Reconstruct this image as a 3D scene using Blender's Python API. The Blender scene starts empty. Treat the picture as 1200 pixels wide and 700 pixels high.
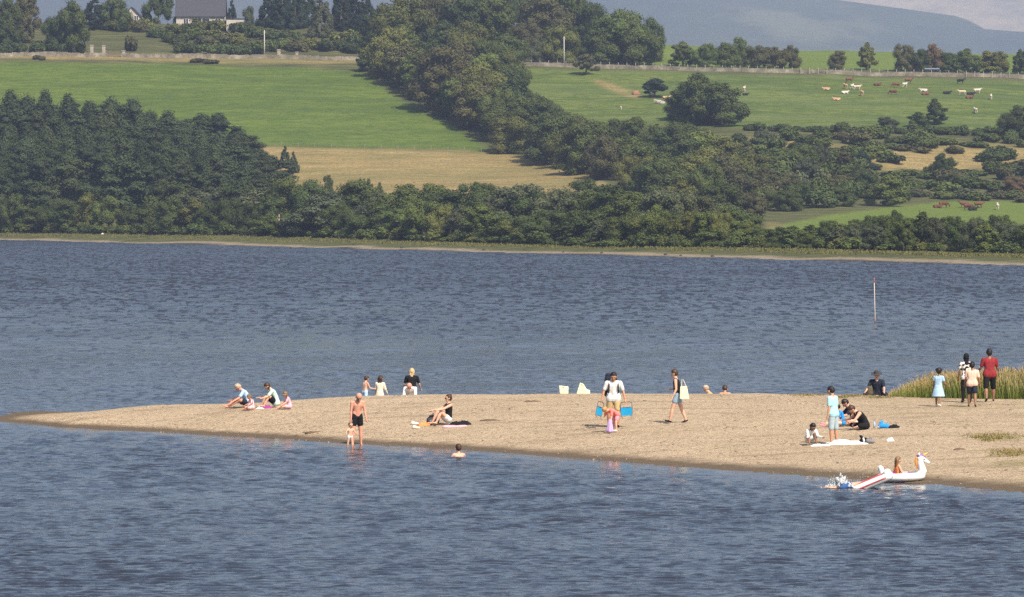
HAZE = 1.0e-4; DENOISE = False
import bpy, bmesh, math, random
import numpy as np
from mathutils import Vector, Matrix
R = math.radians
random.seed(11); np.random.seed(11)
SC = bpy.context.scene
COL = SC.collection
F = 6000.0; HC = 7.8; PYH = 239.0
TH = math.atan((350-PYH)/F)
CT, ST = math.cos(TH), math.sin(TH)

def slope(px, py):
    """direction through a photo pixel, scaled so that y = 1"""
    u = (px-600)/F; v = (350-py)/F
    dy = CT+v*ST
    return u/dy, (-ST+v*CT)/dy
def at(px, py, Y):
    a, b = slope(px, py)
    return Vector((a*Y, Y, HC+b*Y))
def xof(px, Y): return slope(px, PYH)[0]*Y
def pxof(x, Y): return 600+x/Y*F*CT

# ---------------------------------------------------------------- helpers
def link(o, parent=None):
    COL.objects.link(o)
    if parent is not None: o.parent = parent
    return o
def tag(o, label=None, cat=None, group=None, kind=None):
    if label: o['label'] = label
    if cat: o['category'] = cat
    if group: o['group'] = group
    if kind: o['kind'] = kind
    return o
def empty(name, loc=(0,0,0), rz=0):
    o = bpy.data.objects.new(name, None); link(o)
    o.location = loc; o.rotation_euler = (0,0,rz); o.empty_display_size = .3
    return o
def mesh_np(name, V, Fc, smooth=False):
    """V (n,3) array, Fc (m,4) or (m,3) array of indices"""
    V = np.asarray(V, dtype=np.float32); Fc = np.asarray(Fc, dtype=np.int32)
    me = bpy.data.meshes.new(name)
    k = Fc.shape[1]
    me.vertices.add(len(V)); me.vertices.foreach_set('co', V.ravel())
    me.loops.add(Fc.size); me.loops.foreach_set('vertex_index', Fc.ravel())
    me.polygons.add(len(Fc)); me.polygons.foreach_set('loop_start', np.arange(0, Fc.size, k, dtype=np.int32))
    me.polygons.foreach_set('loop_total', np.full(len(Fc), k, dtype=np.int32))
    me.update(calc_edges=True); me.validate()
    if smooth: me.polygons.foreach_set('use_smooth', np.ones(len(me.polygons), dtype=bool))
    return me
def grid_faces(nr, nc):
    i = np.arange(nr-1)[:,None]*nc+np.arange(nc-1)[None,:]
    i = i.ravel()
    return np.stack([i, i+1, i+nc+1, i+nc], 1)
def obj(name, me, mat=None, parent=None):
    o = bpy.data.objects.new(name, me); link(o, parent)
    if mat is not None:
        me.materials.clear(); me.materials.append(mat)
    return o
class MB:
    """collects simple shapes into one mesh"""
    def __init__(s): s.v = []; s.f = []
    def add(s, vs, fs):
        n = len(s.v); s.v += [tuple(v) for v in vs]; s.f += [tuple(n+i for i in f) for f in fs]; return s
    def box(s, c, d, rz=0, ry=0, rx=0):
        m = Matrix.Translation(c) @ Matrix.Rotation(rz,4,'Z') @ Matrix.Rotation(ry,4,'Y') @ Matrix.Rotation(rx,4,'X')
        vs = [m @ Vector((x*d[0]/2, y*d[1]/2, z*d[2]/2)) for x in (-1,1) for y in (-1,1) for z in (-1,1)]
        return s.add(vs, [(0,1,3,2),(4,6,7,5),(0,4,5,1),(2,3,7,6),(0,2,6,4),(1,5,7,3)])
    def tube(s, pts, rad, n=8):
        pts = [Vector(p) for p in pts]
        if not hasattr(rad, '__len__'): rad = [rad]*len(pts)
        vs = []; fs = []
        for i, p in enumerate(pts):
            d = (pts[min(i+1,len(pts)-1)]-pts[max(i-1,0)]).normalized()
            a = d.orthogonal().normalized() if i == 0 else (a-d*a.dot(d)).normalized()
            b = d.cross(a)
            for k in range(n):
                t = 2*math.pi*k/n; vs.append(p+(a*math.cos(t)+b*math.sin(t))*rad[i])
        for i in range(len(pts)-1):
            for k in range(n):
                k2 = (k+1) % n; fs.append((i*n+k, i*n+k2, (i+1)*n+k2, (i+1)*n+k))
        fs.append(tuple(range(n))[::-1]); fs.append(tuple((len(pts)-1)*n+k for k in range(n)))
        return s.add(vs, fs)
    def ball(s, c, r, n=10, m=7):
        c = Vector(c)
        if not hasattr(r, '__len__'): r = (r,r,r)
        vs = [c+Vector((0,0,-r[2]))]; fs = []
        for i in range(1, m):
            ph = math.pi*i/m-math.pi/2
            for k in range(n):
                t = 2*math.pi*k/n
                vs.append(c+Vector((r[0]*math.cos(ph)*math.cos(t), r[1]*math.cos(ph)*math.sin(t), r[2]*math.sin(ph))))
        vs.append(c+Vector((0,0,r[2]))); L = len(vs)-1
        for k in range(n):
            k2 = (k+1) % n
            fs.append((0, 1+k2, 1+k)); fs.append((L, L-n+k, L-n+k2))
            for i in range(m-2):
                fs.append((1+i*n+k, 1+i*n+k2, 1+(i+1)*n+k2, 1+(i+1)*n+k))
        return s.add(vs, fs)
    def mesh(s, name, smooth=False):
        me = bpy.data.meshes.new(name); me.from_pydata(s.v, [], s.f); me.update()
        if smooth:
            for p in me.polygons: p.use_smooth = True
        return me
    def build(s, name, mat, parent=None, smooth=False):
        return obj(name, s.mesh(name, smooth), mat, parent)

# ---------------------------------------------------------------- material helpers
def srgb(r, g, b):
    f = lambda c: (c/255/12.92) if c/255 <= .04045 else ((c/255+.055)/1.055)**2.4
    return (f(r), f(g), f(b), 1)
class NT:
    def __init__(s, m):
        m.use_nodes = True; s.t = m.node_tree; s.t.nodes.clear()
    def n(s, typ, **kw):
        nd = s.t.nodes.new(typ)
        for k, v in kw.items():
            if k == 'i':
                for a, b in v.items():
                    if hasattr(b, 'is_linked') or isinstance(b, bpy.types.NodeSocket): s.t.links.new(b, nd.inputs[a])
                    else: nd.inputs[a].default_value = b
            else: setattr(nd, k, v)
        return nd
    def noise(s, vec, scale, detail=4, rough=.55, dist=0):
        return s.n('ShaderNodeTexNoise', i={'Vector': vec, 'Scale': scale, 'Detail': detail, 'Roughness': rough, 'Distortion': dist}).outputs[0]
    def mapping(s, vec, sc=(1,1,1), rot=(0,0,0)):
        return s.n('ShaderNodeMapping', i={'Vector': vec, 'Scale': sc, 'Rotation': rot}).outputs[0]
    def ramp(s, fac, stops, interp='LINEAR'):
        nd = s.n('ShaderNodeValToRGB', i={'Fac': fac}); cr = nd.color_ramp; cr.interpolation = interp
        while len(cr.elements) < len(stops): cr.elements.new(.5)
        for e, (p, c) in zip(cr.elements, stops):
            e.position = p; e.color = c if hasattr(c, '__len__') else (c,c,c,1)
        return nd.outputs[0]
    def mix(s, fac, a, b, mode='MIX'):
        nd = s.n('ShaderNodeMix', data_type='RGBA', blend_type=mode)
        for k, v in ((0, fac), (6, a), (7, b)):
            if isinstance(v, bpy.types.NodeSocket): s.t.links.new(v, nd.inputs[k])
            else: nd.inputs[k].default_value = v
        return nd.outputs[2]
    def math(s, op, a, b=0, clamp=False):
        nd = s.n('ShaderNodeMath', operation=op, use_clamp=clamp)
        for k, v in ((0, a), (1, b)):
            if isinstance(v, bpy.types.NodeSocket): s.t.links.new(v, nd.inputs[k])
            else: nd.inputs[k].default_value = v
        return nd.outputs[0]
    def out(s, bsdf, vol=None):
        o = s.n('ShaderNodeOutputMaterial')
        if bsdf is not None: s.t.links.new(bsdf, o.inputs[0])
        if vol is not None: s.t.links.new(vol, o.inputs[1])
    def principled(s, color, rough=.8, bump=None, strength=.3, distance=.05, spec=.3, **kw):
        i = {'Base Color': color, 'Roughness': rough, 'Specular IOR Level': spec}
        i.update(kw.get('extra', {}))
        nd = s.n('ShaderNodeBsdfPrincipled', i=i)
        if bump is not None:
            b = s.n('ShaderNodeBump', i={'Height': bump, 'Strength': strength, 'Distance': distance})
            s.t.links.new(b.outputs[0], nd.inputs['Normal'])
        return nd.outputs[0]
_mc = {}
def simple(name, color, rough=.8, spec=.3, var=.12, scale=6, metallic=0):
    """a plain surface with slight procedural mottling"""
    if name in _mc: return _mc[name]
    m = bpy.data.materials.new(name); t = NT(m)
    tc = t.n('ShaderNodeTexCoord').outputs['Object']
    nz = t.noise(tc, scale, 4)
    lo = tuple(c*(1-var*1.6) for c in color[:3])+(1,); hi = tuple(min(1, c*(1+var)) for c in color[:3])+(1,)
    c = t.ramp(nz, [(.3, lo), (.7, hi)])
    t.out(t.principled(c, rough, bump=nz, strength=.25, distance=.02, spec=spec, extra={'Metallic': metallic}))
    _mc[name] = m
    return m

# ---------------------------------------------------------------- camera, light
cam = bpy.data.cameras.new('camera'); co = bpy.data.objects.new('camera', cam); link(co)
co.location = (0,0,HC); co.rotation_euler = (R(90)-TH, 0, 0)
cam.sensor_width = 36; cam.lens = 36*F/1200; cam.clip_start = 1; cam.clip_end = 40000
SC.camera = co
EL = R(49); AZ = Vector((.52, -.854))            # towards the sun, seen from above
w = bpy.data.worlds.new('World'); SC.world = w; w.use_nodes = True
nt = w.node_tree; bg = nt.nodes['Background']
sky = nt.nodes.new('ShaderNodeTexSky'); sky.sky_type = 'NISHITA'; sky.sun_disc = False
sky.sun_elevation = EL; sky.sun_rotation = math.atan2(AZ.x, AZ.y)
sky.altitude = 200; sky.air_density = 1.0; sky.dust_density = 3.5; sky.ozone_density = 1.0
nt.links.new(sky.outputs[0], bg.inputs[0]); bg.inputs[1].default_value = .115
sun = bpy.data.lights.new('sun', 'SUN'); so = bpy.data.objects.new('sun', sun); link(so)
sun.energy = 4.9; sun.angle = R(.53); sun.color = (1, .91, .77)
sd = Vector((AZ.x*math.cos(EL), AZ.y*math.cos(EL), math.sin(EL)))
so.rotation_euler = sd.to_track_quat('Z', 'Y').to_euler(); so.location = (60, 60, 120)
SC.view_settings.view_transform = 'Standard'; SC.view_settings.look = 'None'
SC.view_settings.exposure = 0.38; SC.view_settings.gamma = 1
SC.cycles.use_denoising = DENOISE; SC.cycles.max_bounces = 5; SC.cycles.diffuse_bounces = 2; SC.cycles.glossy_bounces = 3
SC.cycles.volume_bounces = 1; SC.cycles.transparent_max_bounces = 6

# ---------------------------------------------------------------- terrain tables
CPX = np.array([-500, 0, 300, 600, 900, 1200, 1700.])
def shoreY(px): return F*HC/(281.5+px*30.5/1200-PYH)
_sh = [shoreY(p) for p in (-250, 0, 300, 600, 900, 1200, 1500)]
# each row: list of (py, Y) per control column
ROWS = [
 ('z', -2.5, [y-60 for y in _sh]),
 ('z', 0.0, _sh),
 [(267,1240),(273,1130),(277,1000),(286,850),(291,760),(300,680),(310,620)],
 [(258,1280),(262,1170),(266,1080),(272,960),(276,860),(276,850),(276,850)],
 [(225,1310),(225,1215),(225,1190),(228,1150),(264,1010),(257,1050),(255,1050)],
 [(180,1350),(180,1270),(180,1270),(182,1270),(238,1120),(235,1150),(234,1150)],
 [(120,1400),(120,1350),(120,1350),(122,1350),(152,1290),(153,1300),(155,1300)],
 [(66,1450),(66,1430),(68,1430),(77,1430),(83,1430),(89,1430),(95,1430)],
 [(45,1500),(45,1480),(45,1480),(60,1490),(68,1520),(74,1520),(76,1520)],
 [(28,1560),(27,1540),(28,1540),(42,1560),(60,1640),(66,1640),(70,1640)],
 ('z', 56.0, [1800]*7),
 ('z', 30.0, [2400]*7),
 ('z', 8.0, [3400]*7),
 ('z', 6.0, [14000]*7),
]
def _rows():
    out = []
    for r in ROWS:
        if r[0] == 'z': Ys = list(r[2]); Z = [r[1]]*7
        else:
            Ys = [p[1] for p in r]
            Z = [HC+slope(600, p[0])[1]*p[1] for p in r]
        out.append((Ys, Z))
    return out
RW = _rows()
def smooth_interp(x, xp, fp):
    """monotone cubic (hermite) interpolation"""
    xp = np.asarray(xp, float); fp = np.asarray(fp, float); x = np.clip(x, xp[0], xp[-1])
    d = np.diff(fp)/np.diff(xp); m = np.zeros_like(fp); m[0] = d[0]; m[-1] = d[-1]
    for i in range(1, len(fp)-1):
        m[i] = 0 if d[i-1]*d[i] <= 0 else 2*d[i-1]*d[i]/(d[i-1]+d[i])
    k = np.clip(np.searchsorted(xp, x, side='right')-1, 0, len(xp)-2)
    h = xp[k+1]-xp[k]; t = (x-xp[k])/h
    return ((2*t**3-3*t**2+1)*fp[k]+(t**3-2*t**2+t)*h*m[k]+(-2*t**3+3*t**2)*fp[k+1]+(t**3-t**2)*h*m[k+1])
def lownoise(x, y, s, seed=0):
    r = np.random.RandomState(seed); v = 0
    for k in range(5):
        a = r.uniform(0, 6.28); fx, fy = math.cos(a), math.sin(a); q = r.uniform(.6, 1.6)/s*6.28
        v = v+np.sin((x*fx+y*fy)*q+r.uniform(0, 6.28)+1.3*np.sin((x*fy-y*fx)*q*.7))
    return v/5
TPX = np.concatenate([np.arange(-1400,-120,80), np.arange(-120,1321,5), np.arange(1400,2700,80)]).astype(float)
TU = np.concatenate([np.linspace(0,1,8)[:-1], np.linspace(1,2,8)[:-1], np.linspace(2,3,14)[:-1], np.linspace(3,4,22)[:-1],
                     np.linspace(4,5,28)[:-1], np.linspace(5,6,34)[:-1], np.linspace(6,7,34)[:-1], np.linspace(7,8,14)[:-1],
                     np.linspace(8,9,14)[:-1], np.linspace(9,10,10)[:-1], np.linspace(10,13,14)])
TY = np.zeros((len(TU), len(TPX))); TZ = np.zeros_like(TY)
for j, px in enumerate(TPX):
    pc = px
    ys = [float(smooth_interp(np.array([pc]), CPX, r[0])[0]) for r in RW]
    zs = [float(smooth_interp(np.array([pc]), CPX, r[1])[0]) for r in RW]
    ys[1] = shoreY(min(max(px, -250), 1500)); ys[0] = ys[1]-60
    TY[:, j] = np.interp(TU, np.arange(14), ys)
    TZ[:, j] = smooth_interp(TY[:, j], ys, zs)
TX = (TPX[None,:]-600)/F/CT*TY
_damp = np.clip((TU-2)/1.5, 0, 1)[:,None]*np.clip((13-TU)/3, 0, 1)[:,None]
TZ = TZ+_damp*(lownoise(TX, TY, 90, 3)*1.0+lownoise(TX, TY, 28, 4)*.3)
TZ = TZ+np.clip((TU-1)/.3, 0, 1)[:,None]*np.clip((3-TU)/1, 0, 1)[:,None]*lownoise(TX, TY, 30, 6)*.12

def tcol(px):
    j = np.clip((np.searchsorted(TPX, px)), 1, len(TPX)-1); t = (px-TPX[j-1])/(TPX[j]-TPX[j-1])
    return TY[:,j-1]*(1-t)+TY[:,j]*t, TZ[:,j-1]*(1-t)+TZ[:,j]*t
def tz(x, Y):
    ys, zs = tcol(pxof(x, Y)); return float(np.interp(Y, ys, zs))
def ground(px, py):
    """point of the far bank seen through a photo pixel"""
    ys, zs = tcol(px); b = slope(px, py)[1]
    d = HC+b*ys-zs                       # ray height above ground
    for i in range(8, len(ys)):
        if d[i] <= 0 < d[i-1]:
            t = d[i-1]/(d[i-1]-d[i]); Y = ys[i-1]*(1-t)+ys[i]*t
            return Vector((xof(px, Y), Y, zs[i-1]*(1-t)+zs[i]*t))
    i = int(np.argmin(d[:100])) if False else int(np.argmin(d[8:-30]))+8
    return Vector((xof(px, ys[i]), ys[i], zs[i]))
def in_poly(x, y, P):
    x = np.asarray(x, float); y = np.asarray(y, float); c = np.zeros(x.shape, bool); n = len(P)
    for i in range(n):
        x0, y0 = P[i]; x1, y1 = P[(i+1) % n]
        if y0 == y1: continue
        c ^= ((y0 > y) != (y1 > y)) & (x < (x1-x0)*(y-y0)/(y1-y0)+x0)
    return c

# land-use zones, laid out on the slope
TPY = PYH-(TZ-HC)/TY*F                     # only used to look up which field a point of ground belongs to
PXX = np.broadcast_to(TPX[None,:], TY.shape)
wob = lownoise(TX, TY, 40, 9)*1.6; wx = lownoise(TX, TY, 25, 12)*4
def zone(P, soft=0): return in_poly(PXX+wx, TPY+wob, P).astype(float)
rowi = np.broadcast_to(TU[:,None], TY.shape)
green = zone([(-1500,72),(0,73),(300,78),(420,84),(450,105),(500,132),(560,165),(580,178),(320,171),(200,180),(-1500,180)])
green += zone([(585,78),(700,82),(900,88),(1200,95),(2700,100),(2700,158),(1200,154),(1040,152),(860,150),(760,146),(700,150),(640,130),(590,118)])
bright = ((rowi > 7.15) & (PXX > 700)).astype(float)
bright += zone([(893,273),(905,266),(935,259),(1000,248),(1050,242),(1100,238),(1200,234),(2700,232),(2700,262),(1200,262),(1060,270),(985,279),(900,280)])
straw = zone([(300,171),(580,178),(620,183),(702,205),(720,230),(640,240),(300,240),(290,200)])
straw += zone([(1010,178),(1120,168),(1260,174),(2700,176),(2700,203),(1200,197),(1040,202),(990,187)])
straw += zone([(895,260),(915,262),(920,266),(905,271)])*.5
straw += zone([(860,162),(940,164),(1000,171),(990,176),(860,170)])*.8
straw += ((rowi > 6.9) & (rowi < 7.03) & (PXX < 460)).astype(float)*.8
straw += zone([(700,93),(716,98),(752,112),(748,116),(716,106),(696,98)])*.9
rough_l = ((rowi > 7.03) & (PXX < 430)).astype(float)*.6
def blur(a, n=1):
    for _ in range(n):
        b = a.copy(); b[1:-1,1:-1] = (a[1:-1,1:-1]*2+a[:-2,1:-1]+a[2:,1:-1]+a[1:-1,:-2]+a[1:-1,2:])/6; a = b
    return a
V = np.stack([TX, TY, TZ], -1).reshape(-1, 3)
me = mesh_np('terrain', V, grid_faces(*TY.shape), True)
for nm, a in (('green', blur(np.clip(green,0,1))), ('bright', blur(np.clip(bright,0,1))), ('straw', blur(np.clip(straw,0,1)))):
    at_ = me.attributes.new(nm, 'FLOAT', 'POINT'); at_.data.foreach_set('value', a.ravel().astype(np.float32))
m = bpy.data.materials.new('far_bank_grass'); t = NT(m)
geo = t.n('ShaderNodeNewGeometry').outputs['Position']
def attr(nm): return t.n('ShaderNodeAttribute', attribute_name=nm).outputs['Fac']
n1 = t.noise(geo, .02, 5); n2 = t.noise(t.mapping(geo, (.25, .9, .6)), .35, 5, .6); n3 = t.noise(geo, 1.1, 4, .65)
n5 = t.noise(t.mapping(geo, (.12, .5, .5)), .2, 5, .6)
scrub = t.ramp(n2, [(.30, (.045,.055,.022,1)), (.5, (.080,.085,.032,1)), (.72, (.15,.135,.055,1))])
gr = t.ramp(n1, [(.3, (.082,.118,.020,1)), (.7, (.115,.150,.028,1))])
gr = t.mix(t.ramp(n2, [(.42, 0), (.60, .75)]), gr, (.150,.170,.050,1))
gr = t.mix(t.ramp(t.noise(t.mapping(geo, (.3,.5,.5)), .9, 3, .7), [(.38, .7), (.52, 0)]), gr, (.045,.072,.018,1))
gr = t.mix(t.ramp(n5, [(.45, 0), (.58, .75)]), gr, (.062,.095,.022,1))
n6 = t.noise(t.mapping(geo, (.06, .22, .2)), .35, 4, .6); gr = t.mix(t.ramp(n6, [(.45, 0), (.7, .5)]), gr, (.14,.17,.06,1))
br = t.ramp(n1, [(.3, (.115,.155,.026,1)), (.7, (.145,.185,.036,1))])
br = t.mix(t.ramp(n3, [(.4, .4), (.6, 0)]), br, (.07,.11,.03,1))
stw = t.ramp(n2, [(.25, (.19,.14,.055,1)), (.5, (.30,.215,.09,1)), (.75, (.42,.31,.15,1))])
stw = t.mix(t.ramp(n3, [(.42, .6), (.6, 0)]), stw, (.14,.13,.05,1)); stw = t.mix(t.ramp(n5, [(.45, 0), (.62, .6)]), stw, (.15,.145,.05,1))
lush = t.mix(t.ramp(n2, [(.40, 0), (.62, .7)]), (.088,.130,.020,1), (.135,.168,.034,1)); lush = t.mix(t.ramp(n5, [(.45, 0), (.6, .6)]), lush, (.064,.098,.020,1))
lush = t.mix(t.ramp(t.noise(t.mapping(geo, (.3,.5,.5)), .9, 3, .7), [(.38, .5), (.52, 0)]), lush, (.045,.078,.016,1))
gx = t.math('DIVIDE', t.n('ShaderNodeSeparateXYZ', i={'Vector': geo}).outputs[0], 10)
gr = t.mix(t.ramp(t.math('ADD', gx, .5), [(.4, 1), (.6, 0)]), gr, lush)
c = t.mix(attr('green'), scrub, gr); c = t.mix(attr('bright'), c, br)
sf = t.math('MULTIPLY', attr('straw'), t.ramp(n2, [(.2, .75), (.45, 1)]))
c = t.mix(sf, c, stw)
z = t.n('ShaderNodeSeparateXYZ', i={'Vector': geo}).outputs[2]
zz = t.math('ADD', z, t.math('MULTIPLY', t.math('SUBTRACT', n3, .5), .5))
zz = t.math('ADD', zz, t.math('MULTIPLY', t.math('SUBTRACT', t.noise(geo, .03, 2), .5), .9))
sand = t.mix(n3, (.20,.165,.115,1), (.31,.25,.175,1))
mk = t.ramp(zz, [(.26, 1), (.48, 0)])
c = t.mix(mk, c, sand)
c = t.mix(t.ramp(zz, [(.0, 1), (.2, 0)]), c, (.05,.045,.036,1))
t.out(t.principled(c, .95, bump=t.math('ADD', n3, n2), strength=.6, distance=.9, spec=.1))
terr = obj('hillside', me, m); tag(terr, kind='structure')

# ---------------------------------------------------------------- spit of shingle
NPX = [-60, -20, 0, 75, 175, 300, 418, 540, 590, 800, 960, 1100, 1200, 1500, 2400]
NPY = [489, 491.5, 494, 500, 505.5, 512, 520, 526.5, 530.5, 547, 558.5, 568, 577, 604, 690]
RPX = [-60, -20, 0, 75, 100, 150, 185, 250, 300, 390, 440, 510, 700, 900, 980, 1050, 1200, 1500, 2400]
RPY = [487.5, 490, 490.5, 488, 486, 479, 475.5, 473.5, 472, 466.5, 464, 462, 461.5, 461.5, 463, 466, 467, 472, 490]
HPX = [-60, 0, 100, 200, 400, 550, 2400]
HZ = [-.25, .03, .35, .6, .9, 1.0, 1.1]
SPX = np.concatenate([np.arange(-60,1321,4), np.arange(1340,2400,40)]).astype(float)
ST_ = np.concatenate([np.linspace(-1,-.12,8), np.linspace(-.1,1,70), np.linspace(1.03,2,34), np.linspace(2.1,4,10)])
def spit_col(px):
    yn = F*HC/(np.interp(px, NPX, NPY)-PYH); h = np.interp(px, HPX, HZ)
    yr = F*(HC-h)/(np.interp(px, RPX, RPY)-PYH)
    yr = np.maximum(yr, yn+.8)
    return yn, yr, h
yn, yr, h = spit_col(SPX)
T = ST_[:,None]
hh = np.maximum(h, .03)
# t in [-1,0]: below water in front; [0,1]: beach face; [1,2]: back slope over 14 m; [2,4] lake bed
back = 14+0*yn
SY = np.where(T < 0, yn+T*8, np.where(T <= 1, yn+T*(yr-yn), yr+(T-1)*back))
z_face = hh*np.sin(np.clip(T,0,1)*math.pi/2*.98)
tt = np.clip(T-1, 0, 3)
z_back = hh*(1-tt**1.25*1.05)-.12*tt
SZ = np.where(T < 0, T*.9, np.where(T <= 1, z_face, z_back))
SZ = np.where(h[None,:] < 0, np.minimum(SZ, -.05), SZ)
SX = (SPX[None,:]-600)/F/CT*SY
SZ = SZ+np.clip(T,0,1)*np.clip(3-T,0,1)*(lownoise(SX, SY, 7, 21)*.035+lownoise(SX, SY, 1.6, 22)*.012)
SZ = SZ+(np.abs(T) < .25)*lownoise(SX, SY, 2.2, 23)*.012
me = mesh_np('spit', np.stack([SX,SY,SZ],-1).reshape(-1,3), grid_faces(*SY.shape), True)
m = bpy.data.materials.new('shingle_sand'); t = NT(m)
geo = t.n('ShaderNodeNewGeometry').outputs['Position']
a = t.noise(geo, .35, 5, .6); b = t.noise(geo, 5.5, 5, .7); c2 = t.noise(geo, 18, 3, .7); lay = t.noise(t.mapping(geo, (.25, .9, 1)), 1.3, 4, .6)
c = t.ramp(a, [(.3, (.40,.30,.19,1)), (.7, (.50,.38,.25,1))])
c = t.mix(t.ramp(b, [(.34, .9), (.5, 0)]), c, (.18,.135,.092,1))
c = t.mix(t.ramp(b, [(.55, 0), (.75, .7)]), c, (.50,.40,.29,1))
c = t.mix(t.ramp(c2, [(.36, .8), (.48, 0)]), c, (.14,.105,.075,1))
c = t.mix(t.ramp(c2, [(.56, 0), (.66, .7)]), c, (.62,.54,.42,1))
c = t.mix(t.ramp(lay, [(.55, 0), (.66, .5)]), c, (.21,.155,.10,1))
z = t.n('ShaderNodeSeparateXYZ', i={'Vector': geo}).outputs[2]
zw = t.math('ADD', z, t.math('MULTIPLY', t.math('SUBTRACT', t.noise(geo, 1.2, 4), .5), .10))
c = t.mix(t.ramp(zw, [(.055, 1), (.14, 0)]), c, (.125,.092,.060,1))
weed = t.noise(t.mapping(geo, (.5, 1, 1)), .45, 6, .7)
x_ = t.n('ShaderNodeSeparateXYZ', i={'Vector': geo}).outputs[0]
wm = t.math('MULTIPLY', t.ramp(weed, [(.52, 0), (.64, .75)]), t.ramp(t.math('DIVIDE', x_, 20), [(.58, 0), (.75, 1)]))
c = t.mix(wm, c, (.17,.155,.055,1))
t.out(t.principled(c, .95, bump=t.math('ADD', b, c2), strength=.8, distance=.06, spec=.15))
spit = obj('gravel_beach', me, m); tag(spit, kind='structure')
def sp_ground(px, py):
    """point of the near spit seen through a photo pixel (first hit)"""
    yn, yr, h = [float(v) for v in spit_col(np.array([float(px)]))]
    j = np.clip(np.searchsorted(SPX, px), 1, len(SPX)-1); q = (px-SPX[j-1])/(SPX[j]-SPX[j-1])
    ys = SY[:,j-1]*(1-q)+SY[:,j]*q; zs = SZ[:,j-1]*(1-q)+SZ[:,j]*q
    b_ = slope(px, py)[1]; d = HC+b_*ys-zs
    for i in range(1, len(ys)):
        if d[i] <= 0 < d[i-1]:
            t_ = d[i-1]/(d[i-1]-d[i]); Y = ys[i-1]*(1-t_)+ys[i]*t_
            return Vector((xof(px, Y), Y, zs[i-1]*(1-t_)+zs[i]*t_))
    return Vector((xof(px, yr), yr, h))
def sp_at(px, Y):
    j = np.clip(np.searchsorted(SPX, px), 1, len(SPX)-1); q = (px-SPX[j-1])/(SPX[j]-SPX[j-1])
    ys = SY[:,j-1]*(1-q)+SY[:,j]*q; zs = SZ[:,j-1]*(1-q)+SZ[:,j]*q
    return Vector((xof(px, Y), Y, float(np.interp(Y, ys, zs))))

# ---------------------------------------------------------------- water
WPX = np.concatenate([np.linspace(-2600,-100,26)[:-1], np.linspace(-100,1300,281), np.linspace(1300,3800,26)[1:]])
ys = [60.0]
while ys[-1] < 1500:
    y = ys[-1]; ys.append(y*(1+(.0009 if y > 98 else .03)))
WY = np.array(ys)[:,None]+0*WPX[None,:]
WX = (WPX[None,:]-600)/F/CT*WY
rs = np.random.RandomState(5); WZ = np.zeros_like(WY)
step = WY*.0009
for k in range(46):
    lam = .24*(3.6**(rs.uniform(0,1)))
    an = R(90)+rs.normal(0, .55)+.25
    kx, ky = math.cos(an)*2*math.pi/lam, math.sin(an)*2*math.pi/lam
    amp = .066*lam/(2*math.pi)
    fade = np.clip((lam/step-2.6)/2.0, 0, 1)
    ph = kx*WX+ky*WY+rs.uniform(0,6.28)
    WZ += amp*fade*(1.15*(1-np.abs(np.sin(ph/2)))**1.3*1.5-.8)
for k in range(22):      # longer waves on the open water beyond the spit
    lam = 2.2*(2.8**(rs.uniform(0,1))); an = R(90)+rs.normal(0, .4)+.25
    kx, ky = math.cos(an)*2*math.pi/lam, math.sin(an)*2*math.pi/lam
    WZ += .030*lam/(2*math.pi)*np.clip((lam/step-2.6)/2.0, 0, 1)*np.clip((WY-215)/250, 0, 1)*(np.sin(kx*WX+ky*WY+rs.uniform(0,6.28)))
gust = .8+.35*lownoise(WX, WY, 26, 31)+.15*lownoise(WX, WY, 9, 32)
ynw = F*HC/(np.interp(WPX, NPX, NPY)-PYH)[None,:]
ds = np.where(WY < ynw+5, ynw-WY, 99)
calm = np.where((WPX[None,:] > -20), np.clip(.22+np.clip(ds,0,99)/9, .22, 1), 1)
WZ *= gust*calm
inner = (WPX[None,:] > -110) & (WPX[None,:] < 1310)
WZ *= inner
me = mesh_np('water', np.stack([WX,WY,WZ],-1).reshape(-1,3), grid_faces(*WY.shape), True)
ca = me.attributes.new('calm', 'FLOAT', 'POINT'); ca.data.foreach_set('value', (calm*np.ones_like(WY)).ravel().astype(np.float32))
ca = me.attributes.new('open_water', 'FLOAT', 'POINT'); ca.data.foreach_set('value', np.clip((WY-190)/350, 0, 1).ravel().astype(np.float32))
m = bpy.data.materials.new('lake_water'); t = NT(m)
geo = t.n('ShaderNodeNewGeometry').outputs['Position']
w1 = t.noise(t.mapping(geo, (.8, 1.5, 1), (0,0,.12)), 2.0, 4, .55, .8)
w2 = t.noise(t.mapping(geo, (.7, 1.3, 1), (0,0,-.2)), .35, 5, .6, .5)
gu = t.ramp(t.noise(t.mapping(geo, (.012,.03,.02)), 1, 4, .6), [(.35, .55), (.65, 1.15)])
w3 = t.noise(t.mapping(geo, (.9, 1.2, 1), (0,0,.3)), 5.5, 3, .55)
hgt = t.math('ADD', t.math('MULTIPLY', w1, .055), t.math('MULTIPLY', w2, .02))
hgt = t.math('ADD', hgt, t.math('MULTIPLY', w3, .010))
far = t.n('ShaderNodeAttribute', attribute_name='open_water').outputs['Fac']
w4 = t.noise(t.mapping(geo, (.5, 1.0, 1), (0,0,.1)), .30, 4, .6, .5)
hgt = t.math('ADD', hgt, t.math('MULTIPLY', far, t.math('ADD', t.math('MULTIPLY', w4, 1.1), t.math('MULTIPLY', w2, .55))))
hgt = t.math('MULTIPLY', hgt, gu)
hgt = t.math('MULTIPLY', hgt, t.n('ShaderNodeAttribute', attribute_name='calm').outputs['Fac'])
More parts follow.
